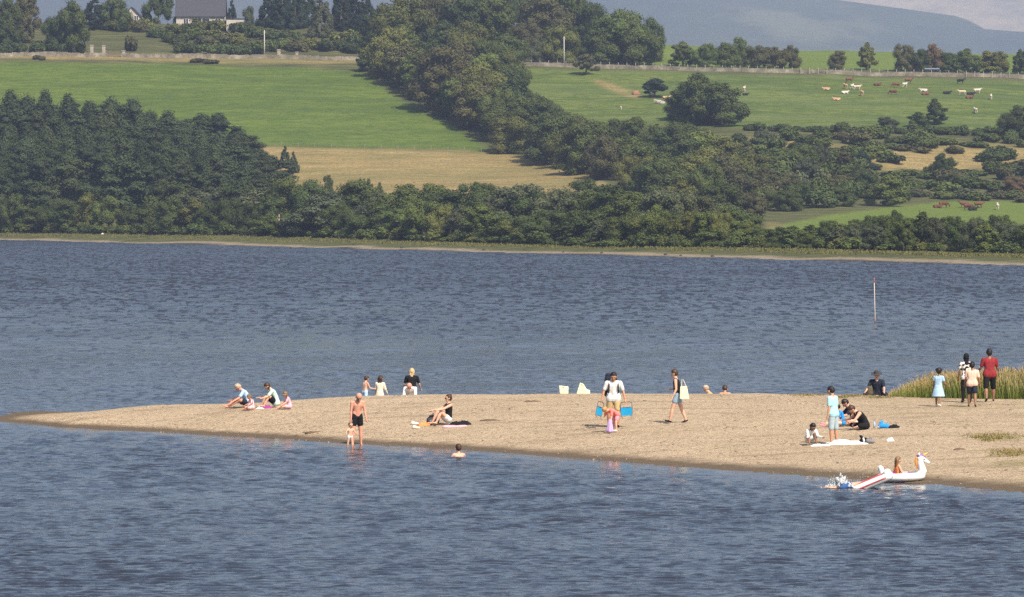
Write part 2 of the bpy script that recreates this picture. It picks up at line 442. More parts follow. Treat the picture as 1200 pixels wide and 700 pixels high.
ga = t.noise(t.mapping(geo, (2.1, .62, 1), (0,0,.05)), 1.0, 3, .6, .3); gb = t.noise(t.mapping(geo, (1.3, .22, 1), (0,0,-.03)), 1.0, 3, .65, .2); gc = t.noise(t.mapping(geo, (.035, .02, 1)), 1.0, 3, .5)
g0 = t.noise(t.mapping(geo, (3.0, 2.6, 1), (0,0,.08)), 1.0, 4, .62, .4)
ruf = t.mix(t.ramp(far, [(.01, 0), (.06, 1)]), g0, t.mix(t.ramp(far, [(0.05, 0), (.45, 1)]), ga, gb))
ruf = t.math('ADD', ruf, t.math('MULTIPLY', t.math('SUBTRACT', gc, .5), .16))
ruf = t.ramp(ruf, [(.50, 0), (.59, 1)])
calm_ = t.n('ShaderNodeAttribute', attribute_name='calm').outputs['Fac']
rgh = t.math('ADD', t.math('ADD', .06, t.math('MULTIPLY', far, .16)), t.math('MULTIPLY', t.math('MULTIPLY', ruf, calm_), t.math('ADD', .22, t.math('MULTIPLY', far, .22))))
t.out(t.principled((.022,.025,.033,1), rgh, bump=hgt, strength=1, distance=1.0, spec=.5, extra={'IOR': 1.333}))
lake = obj('lake_water', me, m); tag(lake, kind='structure')
# lake bed under everything
me = mesh_np('bed', [(-3000,20,-3.2),(3000,20,-3.2),(3000,14000,-3.2),(-3000,14000,-3.2)], [(0,1,2,3)])
bed = obj('lake_bed', me, simple('silt', (.05,.05,.04,1), scale=.1)); tag(bed, kind='structure')

# ---------------------------------------------------------------- distant hills
def hill(name, Y0, Y1, crest, mat, seed, amp):
    xs = np.linspace(-.35, .35, 240); yy = np.linspace(0, 1.25, 40)
    Yg = Y0+(Y1-Y0)*yy[:,None]+0*xs[None,:]; X = xs[None,:]*Yg*1.0
    cp = np.interp(600+xs*F, [c[0] for c in crest], [c[1] for c in crest])[None,:]
    top = HC+(PYH-cp)/F*Y1
    tq = np.clip(yy[:,None], 0, 1)
    prof = np.where(yy[:,None] <= 1, tq**1.15, 1-(yy[:,None]-1)*1.6)
    Z = -6+(top+6)*prof+np.minimum(prof,1)*(lownoise(X, Yg, 900, seed)*amp+lownoise(X, Yg, 260, seed+1)*amp*.35)*(1-.75*(yy[:,None] > .98))
    me = mesh_np(name, np.stack([X,Yg,Z],-1).reshape(-1,3), grid_faces(*Yg.shape), True)
    o = obj(name, me, mat); tag(o, kind='structure'); return o
m1 = bpy.data.materials.new('forested_hill'); t = NT(m1); geo = t.n('ShaderNodeNewGeometry').outputs['Position']
nn = t.noise(t.mapping(geo, (1,.35,1)), .0035, 6, .6); zz = t.n('ShaderNodeSeparateXYZ', i={'Vector': geo}).outputs[2]
hc = t.ramp(nn, [(.38, (.034,.042,.036,1)), (.55, (.055,.060,.046,1)), (.66, (.11,.11,.075,1))])
hc = t.mix(t.ramp(t.math('ADD', t.math('DIVIDE', zz, 545), t.math('MULTIPLY', nn, .1)), [(.44, .85), (.52, 0)]), hc, t.ramp(t.noise(geo, .006, 3), [(.45, (.06,.08,.03,1)), (.5, (.22,.22,.10,1))]))
t.out(t.principled(hc, 1, bump=t.noise(geo, .02, 4), strength=.5, distance=20, spec=0))
m2 = bpy.data.materials.new('moorland'); t = NT(m2); geo = t.n('ShaderNodeNewGeometry').outputs['Position']
nn = t.noise(t.mapping(geo, (1,.35,2)), .004, 6, .65)
t.out(t.principled(t.ramp(nn, [(.35, (.10,.085,.05,1)), (.5, (.26,.20,.13,1)), (.7, (.40,.30,.20,1))]), 1, bump=t.noise(geo, .01, 5), strength=.6, distance=40, spec=0))
hill('forested_hills', 5600, 9000, [(-2000,-60),(400,-40),(700,-30),(880,-12),(985,0),(1060,10),(1130,20),(1150,34),(1200,38),(1300,42),(1500,50),(2500,60)], m1, 51, 14)
hill('moorland_hills', 9600, 12600, [(-2000,-60),(500,-70),(800,-60),(1000,-50),(1200,-45),(1600,-50),(3000,-60)], m2, 61, 26)

# ---------------------------------------------------------------- haze
mh = bpy.data.materials.new('haze_air'); t = NT(mh)
vol = t.n('ShaderNodeVolumePrincipled', i={'Color': (.60,.71,1,1), 'Density': HAZE, 'Anisotropy': .25})
t.out(None, vol.outputs[0])
hz = MB().box((0, 7450, 398), (11000, 15100, 804)).build('haze', mh); tag(hz, 'thin pale blue haze over the lake and hills', kind='stuff')
# ---------------------------------------------------------------- foliage
def fol_mat(name, var=.35):
    m = bpy.data.materials.new(name); t = NT(m)
    oi = t.n('ShaderNodeObjectInfo'); geo = t.n('ShaderNodeNewGeometry').outputs['Position']
    n1 = t.noise(geo, .5, 3, .6); n2 = t.n('ShaderNodeAttribute', attribute_name='leaf').outputs['Fac']
    c = t.mix(t.ramp(n1, [(.3, 0), (.7, .5)]), oi.outputs['Color'], t.mix(1.0, oi.outputs['Color'], (1.5,1.35,.95,1), 'MULTIPLY'))
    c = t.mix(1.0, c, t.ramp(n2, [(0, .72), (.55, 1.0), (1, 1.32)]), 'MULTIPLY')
    c = t.mix(t.math('MULTIPLY', oi.outputs['Random'], .18), c, t.mix(1.0, c, (1.25,1.08,.85,1), 'MULTIPLY'))
    t.out(t.principled(c, .75, spec=.12)); return m
FOL = fol_mat('foliage')
BARK = simple('bark', (.13,.10,.075,1), scale=3); PBARK = simple('pine_bark', (.30,.17,.10,1), scale=2, var=.3)
def leaves(lobes, count, size, rs, up=.15, dense_core=True, squash=1.0):
    """leaf faces spread on and in ellipsoid lobes; lobes = (centre, radii)"""
    L = np.array([list(c)+list(r) for c, r in lobes]); area = (L[:,3]*L[:,4]+L[:,3]*L[:,5]+L[:,4]*L[:,5])
    idx = rs.choice(len(L), count, p=area/area.sum())
    d = rs.normal(size=(count,3)); d /= np.linalg.norm(d, axis=1)[:,None]
    # skip leaves facing the inside of the crown
    cen = (L[:,:3]*area[:,None]).sum(0)/area.sum()
    out = L[idx,:3]-cen; out[:,2] += .3; bad = (d*out).sum(1) < -.35*np.linalg.norm(out,axis=1); d[bad] *= -1
    rad = 1-.32*rs.uniform(0,1,count)**2+.10*rs.normal(size=count)
    lump = 1+.16*np.sin(d[:,0]*7+idx)*np.sin(d[:,1]*6+idx*2.3)*np.sin(d[:,2]*8+idx*.7)*2
    p = L[idx,:3]+d*L[idx,3:6]*(rad*lump)[:,None]
    nrm = d+rs.normal(size=(count,3))*.38; nrm[:,2] += up; nrm /= np.linalg.norm(nrm,axis=1)[:,None]
    a = np.cross(nrm, rs.normal(size=(count,3))); a /= np.linalg.norm(a,axis=1)[:,None]; b = np.cross(nrm, a)
    s = (size*rs.uniform(.55,1.35,count))[:,None]
    b = b*squash
    q = np.stack([p-a*s*.6, p-b*s*.42+a*s*.05, p+a*s*.6, p+b*s*.42-a*s*.1], 1)
    V = q.reshape(-1,3); Fc = np.arange(count*4).reshape(-1,4)
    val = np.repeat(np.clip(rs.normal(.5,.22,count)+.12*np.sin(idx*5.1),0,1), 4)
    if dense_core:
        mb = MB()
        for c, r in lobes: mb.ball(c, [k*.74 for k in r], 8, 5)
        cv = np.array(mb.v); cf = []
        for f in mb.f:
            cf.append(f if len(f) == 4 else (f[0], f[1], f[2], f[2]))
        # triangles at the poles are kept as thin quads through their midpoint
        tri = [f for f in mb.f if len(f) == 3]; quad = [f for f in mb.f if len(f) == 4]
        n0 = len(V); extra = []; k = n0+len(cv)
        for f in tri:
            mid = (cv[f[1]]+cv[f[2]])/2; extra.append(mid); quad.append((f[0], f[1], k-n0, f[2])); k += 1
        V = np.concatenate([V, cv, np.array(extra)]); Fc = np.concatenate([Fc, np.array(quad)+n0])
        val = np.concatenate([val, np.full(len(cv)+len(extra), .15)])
    me = mesh_np('crown', V, Fc)
    at_ = me.attributes.new('leaf', 'FLOAT', 'POINT'); at_.data.foreach_set('value', val[:len(me.vertices)].astype(np.float32))
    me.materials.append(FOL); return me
def trunk_mesh(h, r, limbs, rs, mat):
    mb = MB(); mb.tube([(0,0,-.6),(rs.normal()*.1,0,h*.3),(rs.normal()*.2,rs.normal()*.2,h*.65),(rs.normal()*.25,rs.normal()*.2,h)], [r*1.25,r,r*.7,r*.3], 7)
    for z0, z1, rad in limbs:
        a = rs.uniform(0,6.28); c, s = math.cos(a), math.sin(a)
        mb.tube([(0,0,z0),(c*rad*.5,s*rad*.5,(z0*.45+z1*.55)),(c*rad,s*rad,z1)], [r*.45,r*.3,r*.12], 5)
    me = mb.mesh('trunk', True); me.materials.append(mat); return me
def bl_tree(seed, H=12, W=11, n=5200, low=.12, nl=16, leaf=.5, top=.0):
    rs = np.random.RandomState(seed); lobes = []
    lobes.append(((0,0,H*(.5+low*.4)), (W*.30,W*.30,H*(.36))))
    for k in range(nl):
        z = H*(low+.10+(.86-low-.12)*((k+.5)/nl)); q = (z/H-low)/(1-low)
        env = math.sin(math.pi*min(1,max(.05,q*.86+.14)))**.6
        a = k*2.4+rs.uniform(-.9,.9); rr = W*.5*env*rs.uniform(.45,.92); z += H*rs.uniform(-.05,.05)
        r = W*rs.uniform(.10,.24)*(1-.25*q)
        if q > .85: rr *= .5
        lobes.append(((rr*math.cos(a), rr*math.sin(a), z), (r*rs.uniform(.9,1.25), r*rs.uniform(.9,1.25), r*rs.uniform(.75,.95))))
    lobes.append(((W*top,0,H*.86),(W*.15,W*.15,H*.13)))
    cr = leaves(lobes, n, leaf, rs)
    tr = trunk_mesh(H*.8, H*.028, [(H*.2,H*.5,W*.3),(H*.3,H*.6,W*.3),(H*.35,H*.7,W*.25),(H*.25,H*.45,W*.33)], rs, BARK)
    return cr, tr, H, W
def pine_tree(seed, H=16, W=9, n=9000):
    rs = np.random.RandomState(seed); lobes = [((0,0,H*z_), (W*r_,W*r_,H*.13)) for z_, r_ in ((.48,.24),(.62,.24),(.74,.23),(.82,.18))]
    for k in range(15):
        q = k/14; z = H*(.30+.58*q); env = ((1-(max(0,q-.25)/.8)**2)**.5 if seed % 3 else (1-q*.62))*rs.uniform(.75,1.15)
        for j in range(3 if q < .85 else 1):
            a = k*1.9+j*2.1+rs.uniform(-.4,.4); rr = W*.5*env*rs.uniform(.35,.95)*(0.6 if q > .85 else 1)
            r = W*rs.uniform(.12,.23)*(1-.35*q)
            lobes.append(((rr*math.cos(a), rr*math.sin(a), z+rs.uniform(-.9,.5)-(1.0 if q > .9 else 0)), (r*1.15,r*1.15,r*rs.uniform(.5,.8))))
    cr = leaves(lobes, n, .32, rs, up=.4, dense_core=True)
    tr = trunk_mesh(H*.80, H*.016, [(H*.3,H*.38,W*.4),(H*.42,H*.5,W*.4),(H*.5,H*.58,W*.35),(H*.24,H*.27,W*.25)], rs, PBARK)
    return cr, tr, H, W
def cone_tree(seed, H=13, W=8, n=5200):
    rs = np.random.RandomState(seed); lobes = []
    for k in range(16):
        q = k/15; z = H*(.07+.9*q); env = (1-q)**.75+.05
        for j in range(4 if q < .7 else 2):
            a = k*1.7+j*1.6+rs.uniform(-.3,.3); rr = W*.5*env*rs.uniform(.55,.8); r = W*.17*(1-.6*q)
            lobes.append(((rr*math.cos(a), rr*math.sin(a), z), (r,r,r*.9)))
    cr = leaves(lobes, n, .38, rs, up=0)
    return cr, trunk_mesh(H*.85, H*.02, [(H*.1,H*.2,W*.2)], rs, BARK), H, W
def shrub(seed, H=3, W=5, n=1500):
    rs = np.random.RandomState(seed); lobes = []
    for k in range(9):
        a = rs.uniform(0,6.28); rr = W*.5*rs.uniform(.1,.72); r = W*rs.uniform(.15,.24)
        z = H*rs.uniform(.22,.62)*(1-.35*rr/W*2*.6)
        lobes.append(((rr*math.cos(a), rr*math.sin(a), z), (r,r,H*rs.uniform(.24,.38))))
    cr = leaves(lobes, n, .34, rs)
    return cr, trunk_mesh(H*.5, .07, [(.1,H*.4,W*.2),(.1,H*.5,W*.25),(.1,H*.45,W*.22)], rs, BARK), H, W
P_BL = [bl_tree(100+i, 12, w_, 11000, lo, nl, .34) for i, (w_, lo, nl) in enumerate([(13,-.02,24),(10,.0,26),(14,-.02,22),(11,-.02,17),(12,.0,19),(10,-.03,16),(13,.02,21),(11.5,-.02,18),(12.5,-.03,20),(9,-.02,15)])]
P_BLT = [bl_tree(140+i, 12, w_, 4200, .22, 14) for i, w_ in enumerate([10,8.5])]       # visible trunk
P_THIN = [bl_tree(160+i, 12, w_, 4200, .03, 20, .42) for i, w_ in enumerate([6.5,7.5,7])]
P_PINE = [pine_tree(200+i, 16, w_) for i, w_ in enumerate([8,9,7.5,9.5,8.5,10,7])]
P_CONE = [cone_tree(230)]
P_DARKC = [cone_tree(240+i, 15, 9, 5200) for i in range(2)]
P_SHR = [shrub(300+i, 3, w_) for i, w_ in enumerate([5,4.2,5.6,4.6,3.6])]
# foliage base colours
DG=(.049,.068,.023); MG=(.066,.088,.026); OL=(.086,.097,.028); PN=(.039,.055,.025); BR=(.070,.072,.033); YG=(.090,.118,.032); GY=(.066,.080,.044); CN=(.022,.034,.022); RD=(.10,.072,.042)
TREES = [0]
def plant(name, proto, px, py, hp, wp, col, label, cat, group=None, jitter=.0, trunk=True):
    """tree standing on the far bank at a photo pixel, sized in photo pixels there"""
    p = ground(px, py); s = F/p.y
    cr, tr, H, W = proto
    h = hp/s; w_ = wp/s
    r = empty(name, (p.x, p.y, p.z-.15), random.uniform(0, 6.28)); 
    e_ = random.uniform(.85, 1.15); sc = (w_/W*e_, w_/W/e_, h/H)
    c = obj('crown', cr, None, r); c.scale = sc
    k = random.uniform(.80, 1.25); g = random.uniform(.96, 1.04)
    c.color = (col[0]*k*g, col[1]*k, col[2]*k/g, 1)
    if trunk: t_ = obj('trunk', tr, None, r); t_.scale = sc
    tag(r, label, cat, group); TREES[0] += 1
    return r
def scatter(poly, dx, dy, n, seed):
    rs = np.random.RandomState(seed); pts = []; xs = [p[0] for p in poly]; ys_ = [p[1] for p in poly]
    for _ in range(n*60):
        x = rs.uniform(min(xs), max(xs)); y = rs.uniform(min(ys_), max(ys_))
        if not in_poly(np.array([x]), np.array([y]), poly)[0]: continue
        if all(((x-a)/dx)**2+((y-b)/dy)**2 > 1 for a, b in pts): pts.append((x, y))
        if len(pts) >= n: break
    return pts
def pick(l): return random.choice(l)
# --- pine plantation on the left bank
def pine_top(x): return np.interp(x, [-60,0,50,110,160,200,250,280,310,330,350], [100,99,104,106,116,126,130,138,152,170,190])
k = 0
for row, (b0, b1, off) in enumerate([(262,262,0),(246,244,11),(228,226,3),(208,206,13),(190,190,7)]):
    x = -40+off
    while x < (318, 326, 322, 316, 296)[row]:
        base = b0+random.uniform(-8,8); top = pine_top(x)+(4-row)*13+random.uniform(-7,11)
        if row == 0: top += 2
        hp = min(base-top, 96)
        if hp > 25: plant('pine_tree', P_PINE[random.randrange(7)], x, base, hp, random.uniform(42,56), PN, 'dark green pine packed in the plantation on the left bank', 'tree', 'pines in the left bank plantation'); k += 1
        x += random.uniform(17, 27)
for x, b, h_ in [(334,196,22),(344,203,22)]:
    plant('pine_tree', P_DARKC[0], x, b, h_+4, 14, PN, 'small dark pine at the right end of the plantation'+(' beside the straw field' if x > 340 else ', left one of the end pair'), 'tree')
# --- broadleaf belt along the far shore
for x in np.arange(-30, 1235, 15):
    x = x+random.uniform(-4,4)
    plant('shore_bush', pick(P_SHR), x, float(np.interp(x,[0,330,600,700,860,1000,1200],[272,276.5,285.5,289,289.5,292,297])), random.uniform(6,20), random.uniform(20,40), pick([DG,MG,OL,MG]), 'low rounded bush at the foot of the trees along the far shore', 'bush', 'low bushes at the foot of the far shore trees')
lbl = 'dense round-headed green tree in the belt along the far shore'
for x in np.arange(-30, 330, 23):
    x = x+random.uniform(-4,4); plant('broadleaf_tree', pick(P_BL), x, 271+x*.012+random.uniform(-1,1), random.uniform(32,48), random.uniform(34,46), pick([DG,MG,MG,OL,BR] if x < 230 else [DG,DG,MG]), 'low bushy green tree at the water edge before the pine plantation', 'tree', 'bushy trees before the pine plantation')
for x in np.arange(205, 860, 27):
    x = x+random.uniform(-4,4); plant('broadleaf_tree', pick(P_BL), x, float(np.interp(x,[200,600,860],[266,275,279])), float(np.interp(x,[200,330,600,860],[50,58,60,48]))*random.uniform(.78,1.12), random.uniform(52,82), pick([DG,MG,DG,GY]), lbl, 'tree', 'broadleaf trees along the far shore')
for x in np.arange(325, 880, 24):
    x = x+random.uniform(-4,4); plant('broadleaf_tree', pick(P_BL+P_THIN[:1]), x, float(np.interp(x,[300,600,700,860],[275.5,284.5,288,288]))-random.uniform(0,1.5), float(np.interp(x,[300,400,860],[38,44,38]))*random.uniform(.6,1.25), random.uniform(38,64), pick([DG,MG,MG,GY,OL]), lbl, 'tree', 'broadleaf trees along the far shore')
for x, y, h_, w_ in [(385,232,30,16),(432,228,22,14),(445,230,20,12),(575,238,26,40),(525,236,18,16),(480,236,24,40),(690,238,32,60),(630,245,22,34)]:
    plant('broadleaf_tree', pick(P_BL+P_THIN), x, y+14, h_+12, w_, pick([DG,MG]), 'taller tree whose top stands above the shore belt against the straw field', 'tree', 'treetops against the straw field')
for x, y, h_, w_, c in [(795,284,62,46,GY),(820,283,55,50,GY),(770,288,50,40,MG),(845,288,40,30,OL)]:
    plant('willow_tree', pick(P_BL), x, y, h_, w_, c, {795:'tall silvery green willow behind the sandy grass on the far shore',820:'wide silvery willow just right of the tall one on the far shore',770:'mid green willow with pale stem left of the silvery willows',845:'small olive willow at the right end of the silvery willows'}[x], 'tree')
# --- right shore thicket
for x in np.arange(872, 1230, 19):
    x = x+random.uniform(-4,4); plant('thicket_tree', pick(P_BL+P_THIN), x, float(np.interp(x,[870,1000,1200],[288,294,298]))-2+random.uniform(-1,1.2), float(np.interp(x,[870,930,1000,1060,1200],[20,24,34,42,40]))*random.uniform(.8,1.12), random.uniform(26,38), pick([DG,MG,GY,DG]), 'bushy dark tree in the thicket below the lower green field', 'tree', 'thicket trees on the right shore')
for x in np.arange(930, 1230, 23):
    x = x+random.uniform(-5,5); plant('thicket_tree', pick(P_BL+P_THIN), x, float(np.interp(x,[870,1000,1200],[281,285,288])), float(np.interp(x,[930,970,1000,1055,1080,1100,1160,1230],[20,24,30,42,28,30,36,30]))*random.uniform(.9,1.12), random.uniform(24,38), pick([DG,MG,GY,DG]), 'bushy dark tree in the thicket below the lower green field', 'tree', 'thicket trees on the right shore')
# --- ravine wood running down between the two fields
POLY = [(448,90),(522,137),(602,180),(702,207),(745,235),(800,262),(880,262),(885,215),(800,192),(720,186),(640,172),(606,145),(592,112),(592,84),(560,76),(470,74)]
for i, (x, y) in enumerate(sorted(scatter(POLY, 23, 15, 62, 7), key=lambda p: p[1])):
    plant('broadleaf_tree', pick(P_BL), x, y, random.uniform(44,62)*(.9 if x > 700 else 1), random.uniform(46,64), pick([MG,OL,DG,MG,MG,OL,DG,YG,BR]), 'full-crowned tree in the wood running down the gully between the green fields', 'tree', 'trees of the gully wood')
# edge trees seen down to the field
for x, y, h_, w_, c in [(432,84,30,30,DG),(455,92,62,54,OL),(492,112,56,52,MG),(520,132,78,70,BR),(556,150,66,60,OL),(584,166,52,48,MG),(604,180,40,34,YG),(640,192,60,60,DG),(686,203,62,64,MG),(600,122,50,44,MG),(625,150,42,50,DG)]:
    plant('broadleaf_tree', pick(P_BL), x, y, h_, w_, c, 'large tree at the edge of the left green field with shade under it', 'tree', 'edge trees of the left field')
# --- crest wood, top middle
for x, y, h_, w_, c in [(470,70,78,64,OL),(440,60,50,40,DG),(505,62,72,56,BR),(545,66,74,60,DG),(582,70,80,56,MG),(520,45,70,50,BR),(560,40,70,50,DG),(600,45,74,56,DG),(640,48,80,60,DG),(672,50,76,40,MG),
                       (612,72,46,52,BR),(655,74,44,50,OL),(640,60,64,60,BR),(690,62,60,40,DG)]:
    plant('broadleaf_tree', pick(P_BL), x, y, h_, w_, c, 'tall tree of the crest wood at the top middle', 'tree', 'trees of the crest wood')
for x, y, h_, w_, c, l in [(728,75,66,66,MG,'very large rounded tree standing right of the crest wood above the stone wall'),(762,72,52,44,DG,'dark tree joined to the right side of the very large rounded tree'),(705,76,44,44,DG,'dark tree at the left foot of the very large rounded tree'),(746,76,50,50,MG,'mid green tree at the right foot of the very large rounded tree'),
                           (687,88,26,25,BR,'small brownish round tree on a bare trunk below the stone wall'),(767,114,23,32,CN,'small dark thorn tree beside the red earth patch in the field'),(624,73,30,28,GY,'grey-green rounded willow above the fence at the top middle'),(598,68,26,24,GY,'small grey-green bush tree left of the rounded willow above the fence')]:
    plant('field_tree', pick(P_BLT if h_ < 27 else P_BL), x, y, h_, w_, c, l, 'tree')
plant('thorn_clump', P_BL[3], 818, 146, 62, 62, DG, 'tall dark thorn clump alone in the right green field', 'tree'); plant('thorn_clump', P_BL[5], 846, 148, 52, 56, DG, 'lower dark thorn joined to the right side of the tall thorn clump', 'tree'); plant('thorn_clump', P_BL[2], 798, 140, 34, 40, DG, 'low thorn spreading left from the tall thorn clump', 'tree')
# --- trees along the upper right wall
for i, (x, h_, w_, c) in enumerate([(746,20,14,DG),(800,30,30,MG),(826,28,28,MG),(848,30,30,MG),(868,36,24,MG),(889,27,34,BR),(908,26,30,BR),(926,28,26,BR),(981,23,22,BR),(1016,34,20,OL),(1060,32,28,BR),(1078,27,26,DG),(1094,34,24,RD),(1112,24,26,DG),(1133,29,28,MG),(1156,27,36,OL),(1172,27,24,OL),(1195,30,18,DG),(1204,34,20,DG)]):
    y = float(np.interp(x,[740,930,1200],[78,81,88]))
    L = {981:'lone round brownish tree on the skyline right of the hedge gap',1016:'narrow upright tree on the skyline with gaps in its crown',1094:'tree with a pale reddish top in the skyline hedge'}.get(x)
    g = None
    if not L: L = 'rounded hedge tree on the skyline behind the upper stone wall'; g = 'hedge trees behind the upper stone wall'
    plant('hedge_tree', pick(P_THIN if w_ < 22 else P_BL), x, y-1, h_, w_, c, L, 'tree', g)
# --- hedge at the foot of the right field, and scrub
for x in np.arange(876, 1215, 15):
    plant('shrub', pick(P_SHR), x+random.uniform(-4,4), float(np.interp(x,[870,1040,1200],[153,156,160])), random.uniform(8,15), random.uniform(22,32), DG, 'low dark thorn bush in the hedge below the cattle field', 'bush', 'hedge below the cattle field')
for x, y, h_, w_, c, l in [(1095,146,32,26,DG,'upright dark tree at the lower edge of the cattle field'),(1076,150,20,26,DG,'low dark tree just left of the upright tree below the cattle'),(1040,152,16,26,GY,'soft grey bush below the cattle field left of the upright tree'),(1192,164,42,40,DG,'dark round tree cut by the right frame below the cattle'),(1010,206,30,30,CN,'dark round tree alone in the straw scrub'),(1104,208,30,26,DG,'dark green tree at the right part of the straw scrub'),
                        (1040,242,38,44,YG,'bright yellow-green tree above the lower green field'),(1120,218,18,30,BR,'brownish bush right of the dark green tree in the scrub'),(1190,226,20,28,RD,'rusty brown bush at the right edge above the lower field')]:
    plant('scrub_tree', pick(P_THIN) if x in (1095,1076) else pick(P_BL), x, y, h_, w_, c, l, 'tree')
SCR = [(868,166),(960,160),(1210,166),(1225,240),(1130,236),(1020,238),(930,248),(868,256)]
n = 0
for x, y in sorted(scatter(SCR, 16, 7.5, 135, 15), key=lambda p: p[1]):
    if in_poly(np.array([x]), np.array([y]), [(1030,182),(1120,172),(1210,178),(1210,196),(1100,199),(1035,200)])[0] and random.random() < .75: continue
    big = x < 1010 and y > 195
    plant('scrub_bush', pick(P_SHR+(P_BL if big else [])), x, y, random.uniform(22,34) if big else random.uniform(8,20), random.uniform(26,46), pick([DG,MG,DG,BR,MG,GY]), 'rounded gorse or thorn bush in the rough scrub below the cattle field', 'bush', 'bushes in the right hand scrub'); n += 1
# --- top left: hedges, garden trees
for x, y, h_, w_, c, l in [(8,56,62,36,DG,'dark tree at the top left corner with bare stems'),(30,50,60,34,BR,'thin brown tree behind the top left corner tree'),(84,63,64,44,MG,'tall full tree left of the stone gate pillars'),(66,60,40,30,DG,'dark lower tree joined left of the tall full tree'),(-8,60,50,40,DG,'dark tree half outside the left frame edge'),
                           (186,28,44,34,DG,'dark garden tree between the two houses'),(136,12,40,40,DG,'dark tree at the top left of the white gable'),(110,14,40,36,CN,'darkest tree at the top left behind the rough bank'),(292,24,28,14,GY,'thin pale tree right of the white outhouse'),(272,18,36,16,CN,'dark conifer behind the slate-roofed house right end'),(377,44,54,32,GY,'pale grey-green cone-shaped tree in the garden hedge')]:
    plant('garden_tree', P_CONE[0] if x == 377 else (P_DARKC[0] if c == CN else pick(P_BL)), x, y, h_, w_, c, l, 'tree')
for x, y in [(318,32),(332,34),(346,33),(404,33),(418,32),(400,28),(358,30),(428,30)]:
    plant('conifer', pick(P_DARKC), x, y, 52, 34, CN, 'very dark tall conifer in the row behind the garden hedge', 'tree', 'dark conifers behind the garden hedge')
H1 = [(168,38),(182,44),(198,50),(212,52),(206,40),(226,46),(240,52),(254,46),(268,50),(282,54),(296,58),(300,44),(284,38),(262,36),(238,34),(218,32),(318,60),(332,58),(350,60),(366,58),(382,60),(398,60),(412,62),(320,46),(340,48),(404,48),(420,52),(225,62),(245,64),(262,64),(278,64),(296,64),(214,62),(130,22),(146,24),(160,35),(172,36),(138,36)]
for x, y in H1:
    plant('hedge_bush', pick(P_SHR), x, y, random.uniform(14,20), random.uniform(24,34), pick([OL,DG,MG,BR,DG]), 'rounded bush in the garden hedges above the left field', 'bush', 'garden hedges above the left field')
for x in (206,217,228,240,252,262,272,283):
    plant('hedge_bush', pick(P_SHR), x, 35, random.uniform(9,13), 18, pick([OL,DG,MG]), 'rounded bush in the garden hedges above the left field', 'bush', 'garden hedges above the left field')
plant('hedge_bush', P_SHR[3], 152, 60, 22, 22, BR, 'reddish brown bush beside the stone gate pillars', 'bush')
for x, y in [(5,62),(22,62),(44,62),(60,62)]:
    plant('hedge_bush', pick(P_SHR), x, y, 16, 26, DG, 'dark bush along the wall at the top left', 'bush', 'bushes at the top left wall')
for x, y, w_ in [(46,70,14),(240,74,30),(700,83,10)]:
    plant('bramble', P_SHR[1], x, y, 7, w_, BR, {46:'small dark bramble against the left wall',240:'wide low bramble below the wall by the garden hedge',700:'tiny bramble under the upper right wall'}[x], 'bush')
print('TREES', TREES[0])
# ---------------------------------------------------------------- soft bodies: capsules fused into one skin
def capsule(p0, r0, p1, r1, n=12):
    """tapered capsule as (verts, faces)"""
    p0, p1 = Vector(p0), Vector(p1); d = p1-p0; L = d.length
    if L < 1e-5: d = Vector((0,0,1)); p1 = p0+d*1e-4
    d = d.normalized(); a = d.orthogonal().normalized(); b = d.cross(a)
    vs = [p0-d*r0]; rings = []
    for ang in (-60,-30,0): rings.append((p0+d*(r0*math.sin(R(ang))), r0*math.cos(R(ang))))
    for ang in (0,30,60): rings.append((p1+d*(r1*math.sin(R(ang))), r1*math.cos(R(ang))))
    for c, r in rings:
        for k in range(n):
            t = 2*math.pi*k/n; vs.append(c+(a*math.cos(t)+b*math.sin(t))*r)
    vs.append(p1+d*r1); fs = []
    for k in range(n):
        k2 = (k+1) % n; fs.append((0, 1+k2, 1+k)); fs.append((len(vs)-1, len(vs)-1-n+k, len(vs)-1-n+k2))
        for i in range(5): fs.append((1+i*n+k, 1+i*n+k2, 1+(i+1)*n+k2, 1+(i+1)*n+k))
    return vs, fs
PENDING = []
def fused(name, prims, voxel, mat, parent, extra=None, smooth=4):
    """prims: list of (p0,r0,p1,r1) or ('e',centre,radii); fused later in one pass"""
    mb = MB()
    for p in prims:
        if p[0] == 'e': mb.ball(p[1], p[2], 16, 10)
        elif p[0] == 'm': mb.add(p[1], p[2])
        else: mb.add(*capsule(*p))
    me = mb.mesh(name); o = bpy.data.objects.new(name, me); link(o, parent)
    r = o.modifiers.new('r', 'REMESH'); r.mode = 'VOXEL'; r.voxel_size = voxel; r.adaptivity = 0
    s = o.modifiers.new('s', 'SMOOTH'); s.factor = .5; s.iterations = smooth
    PENDING.append((o, mat, extra)); return o
def bake_all():
    bpy.context.view_layer.update(); dg = bpy.context.evaluated_depsgraph_get()
    for o, mat, extra in PENDING:
        me = bpy.data.meshes.new_from_object(o.evaluated_get(dg)); me.name = o.name
        o.modifiers.clear(); o.data = me; me.materials.clear(); me.materials.append(mat)
        if extra:
            bm = bmesh.new(); bm.from_mesh(me)
            t_ = MB()
            for e in extra: t_.add(*capsule(*e, 6))
            m2_ = t_.mesh('t'); bm.from_mesh(m2_); bm.to_mesh(me); bm.free(); bpy.data.meshes.remove(m2_)
        me.polygons.foreach_set('use_smooth', np.ones(len(me.polygons), dtype=bool))
    PENDING.clear()
def skin(name, c):
    return simple('skin_'+name, c, rough=.55, spec=.35, var=.06, scale=9)
SK = {'fair': skin('fair', (.62,.36,.25,1)), 'tan': skin('tan', (.50,.25,.15,1)), 'pink': skin('pink', (.60,.29,.20,1)), 'brown': skin('brown', (.26,.13,.08,1))}
def cloth(name, c, rough=.9): return simple('cloth_'+name, c, rough=rough, spec=.1, var=.10, scale=11)
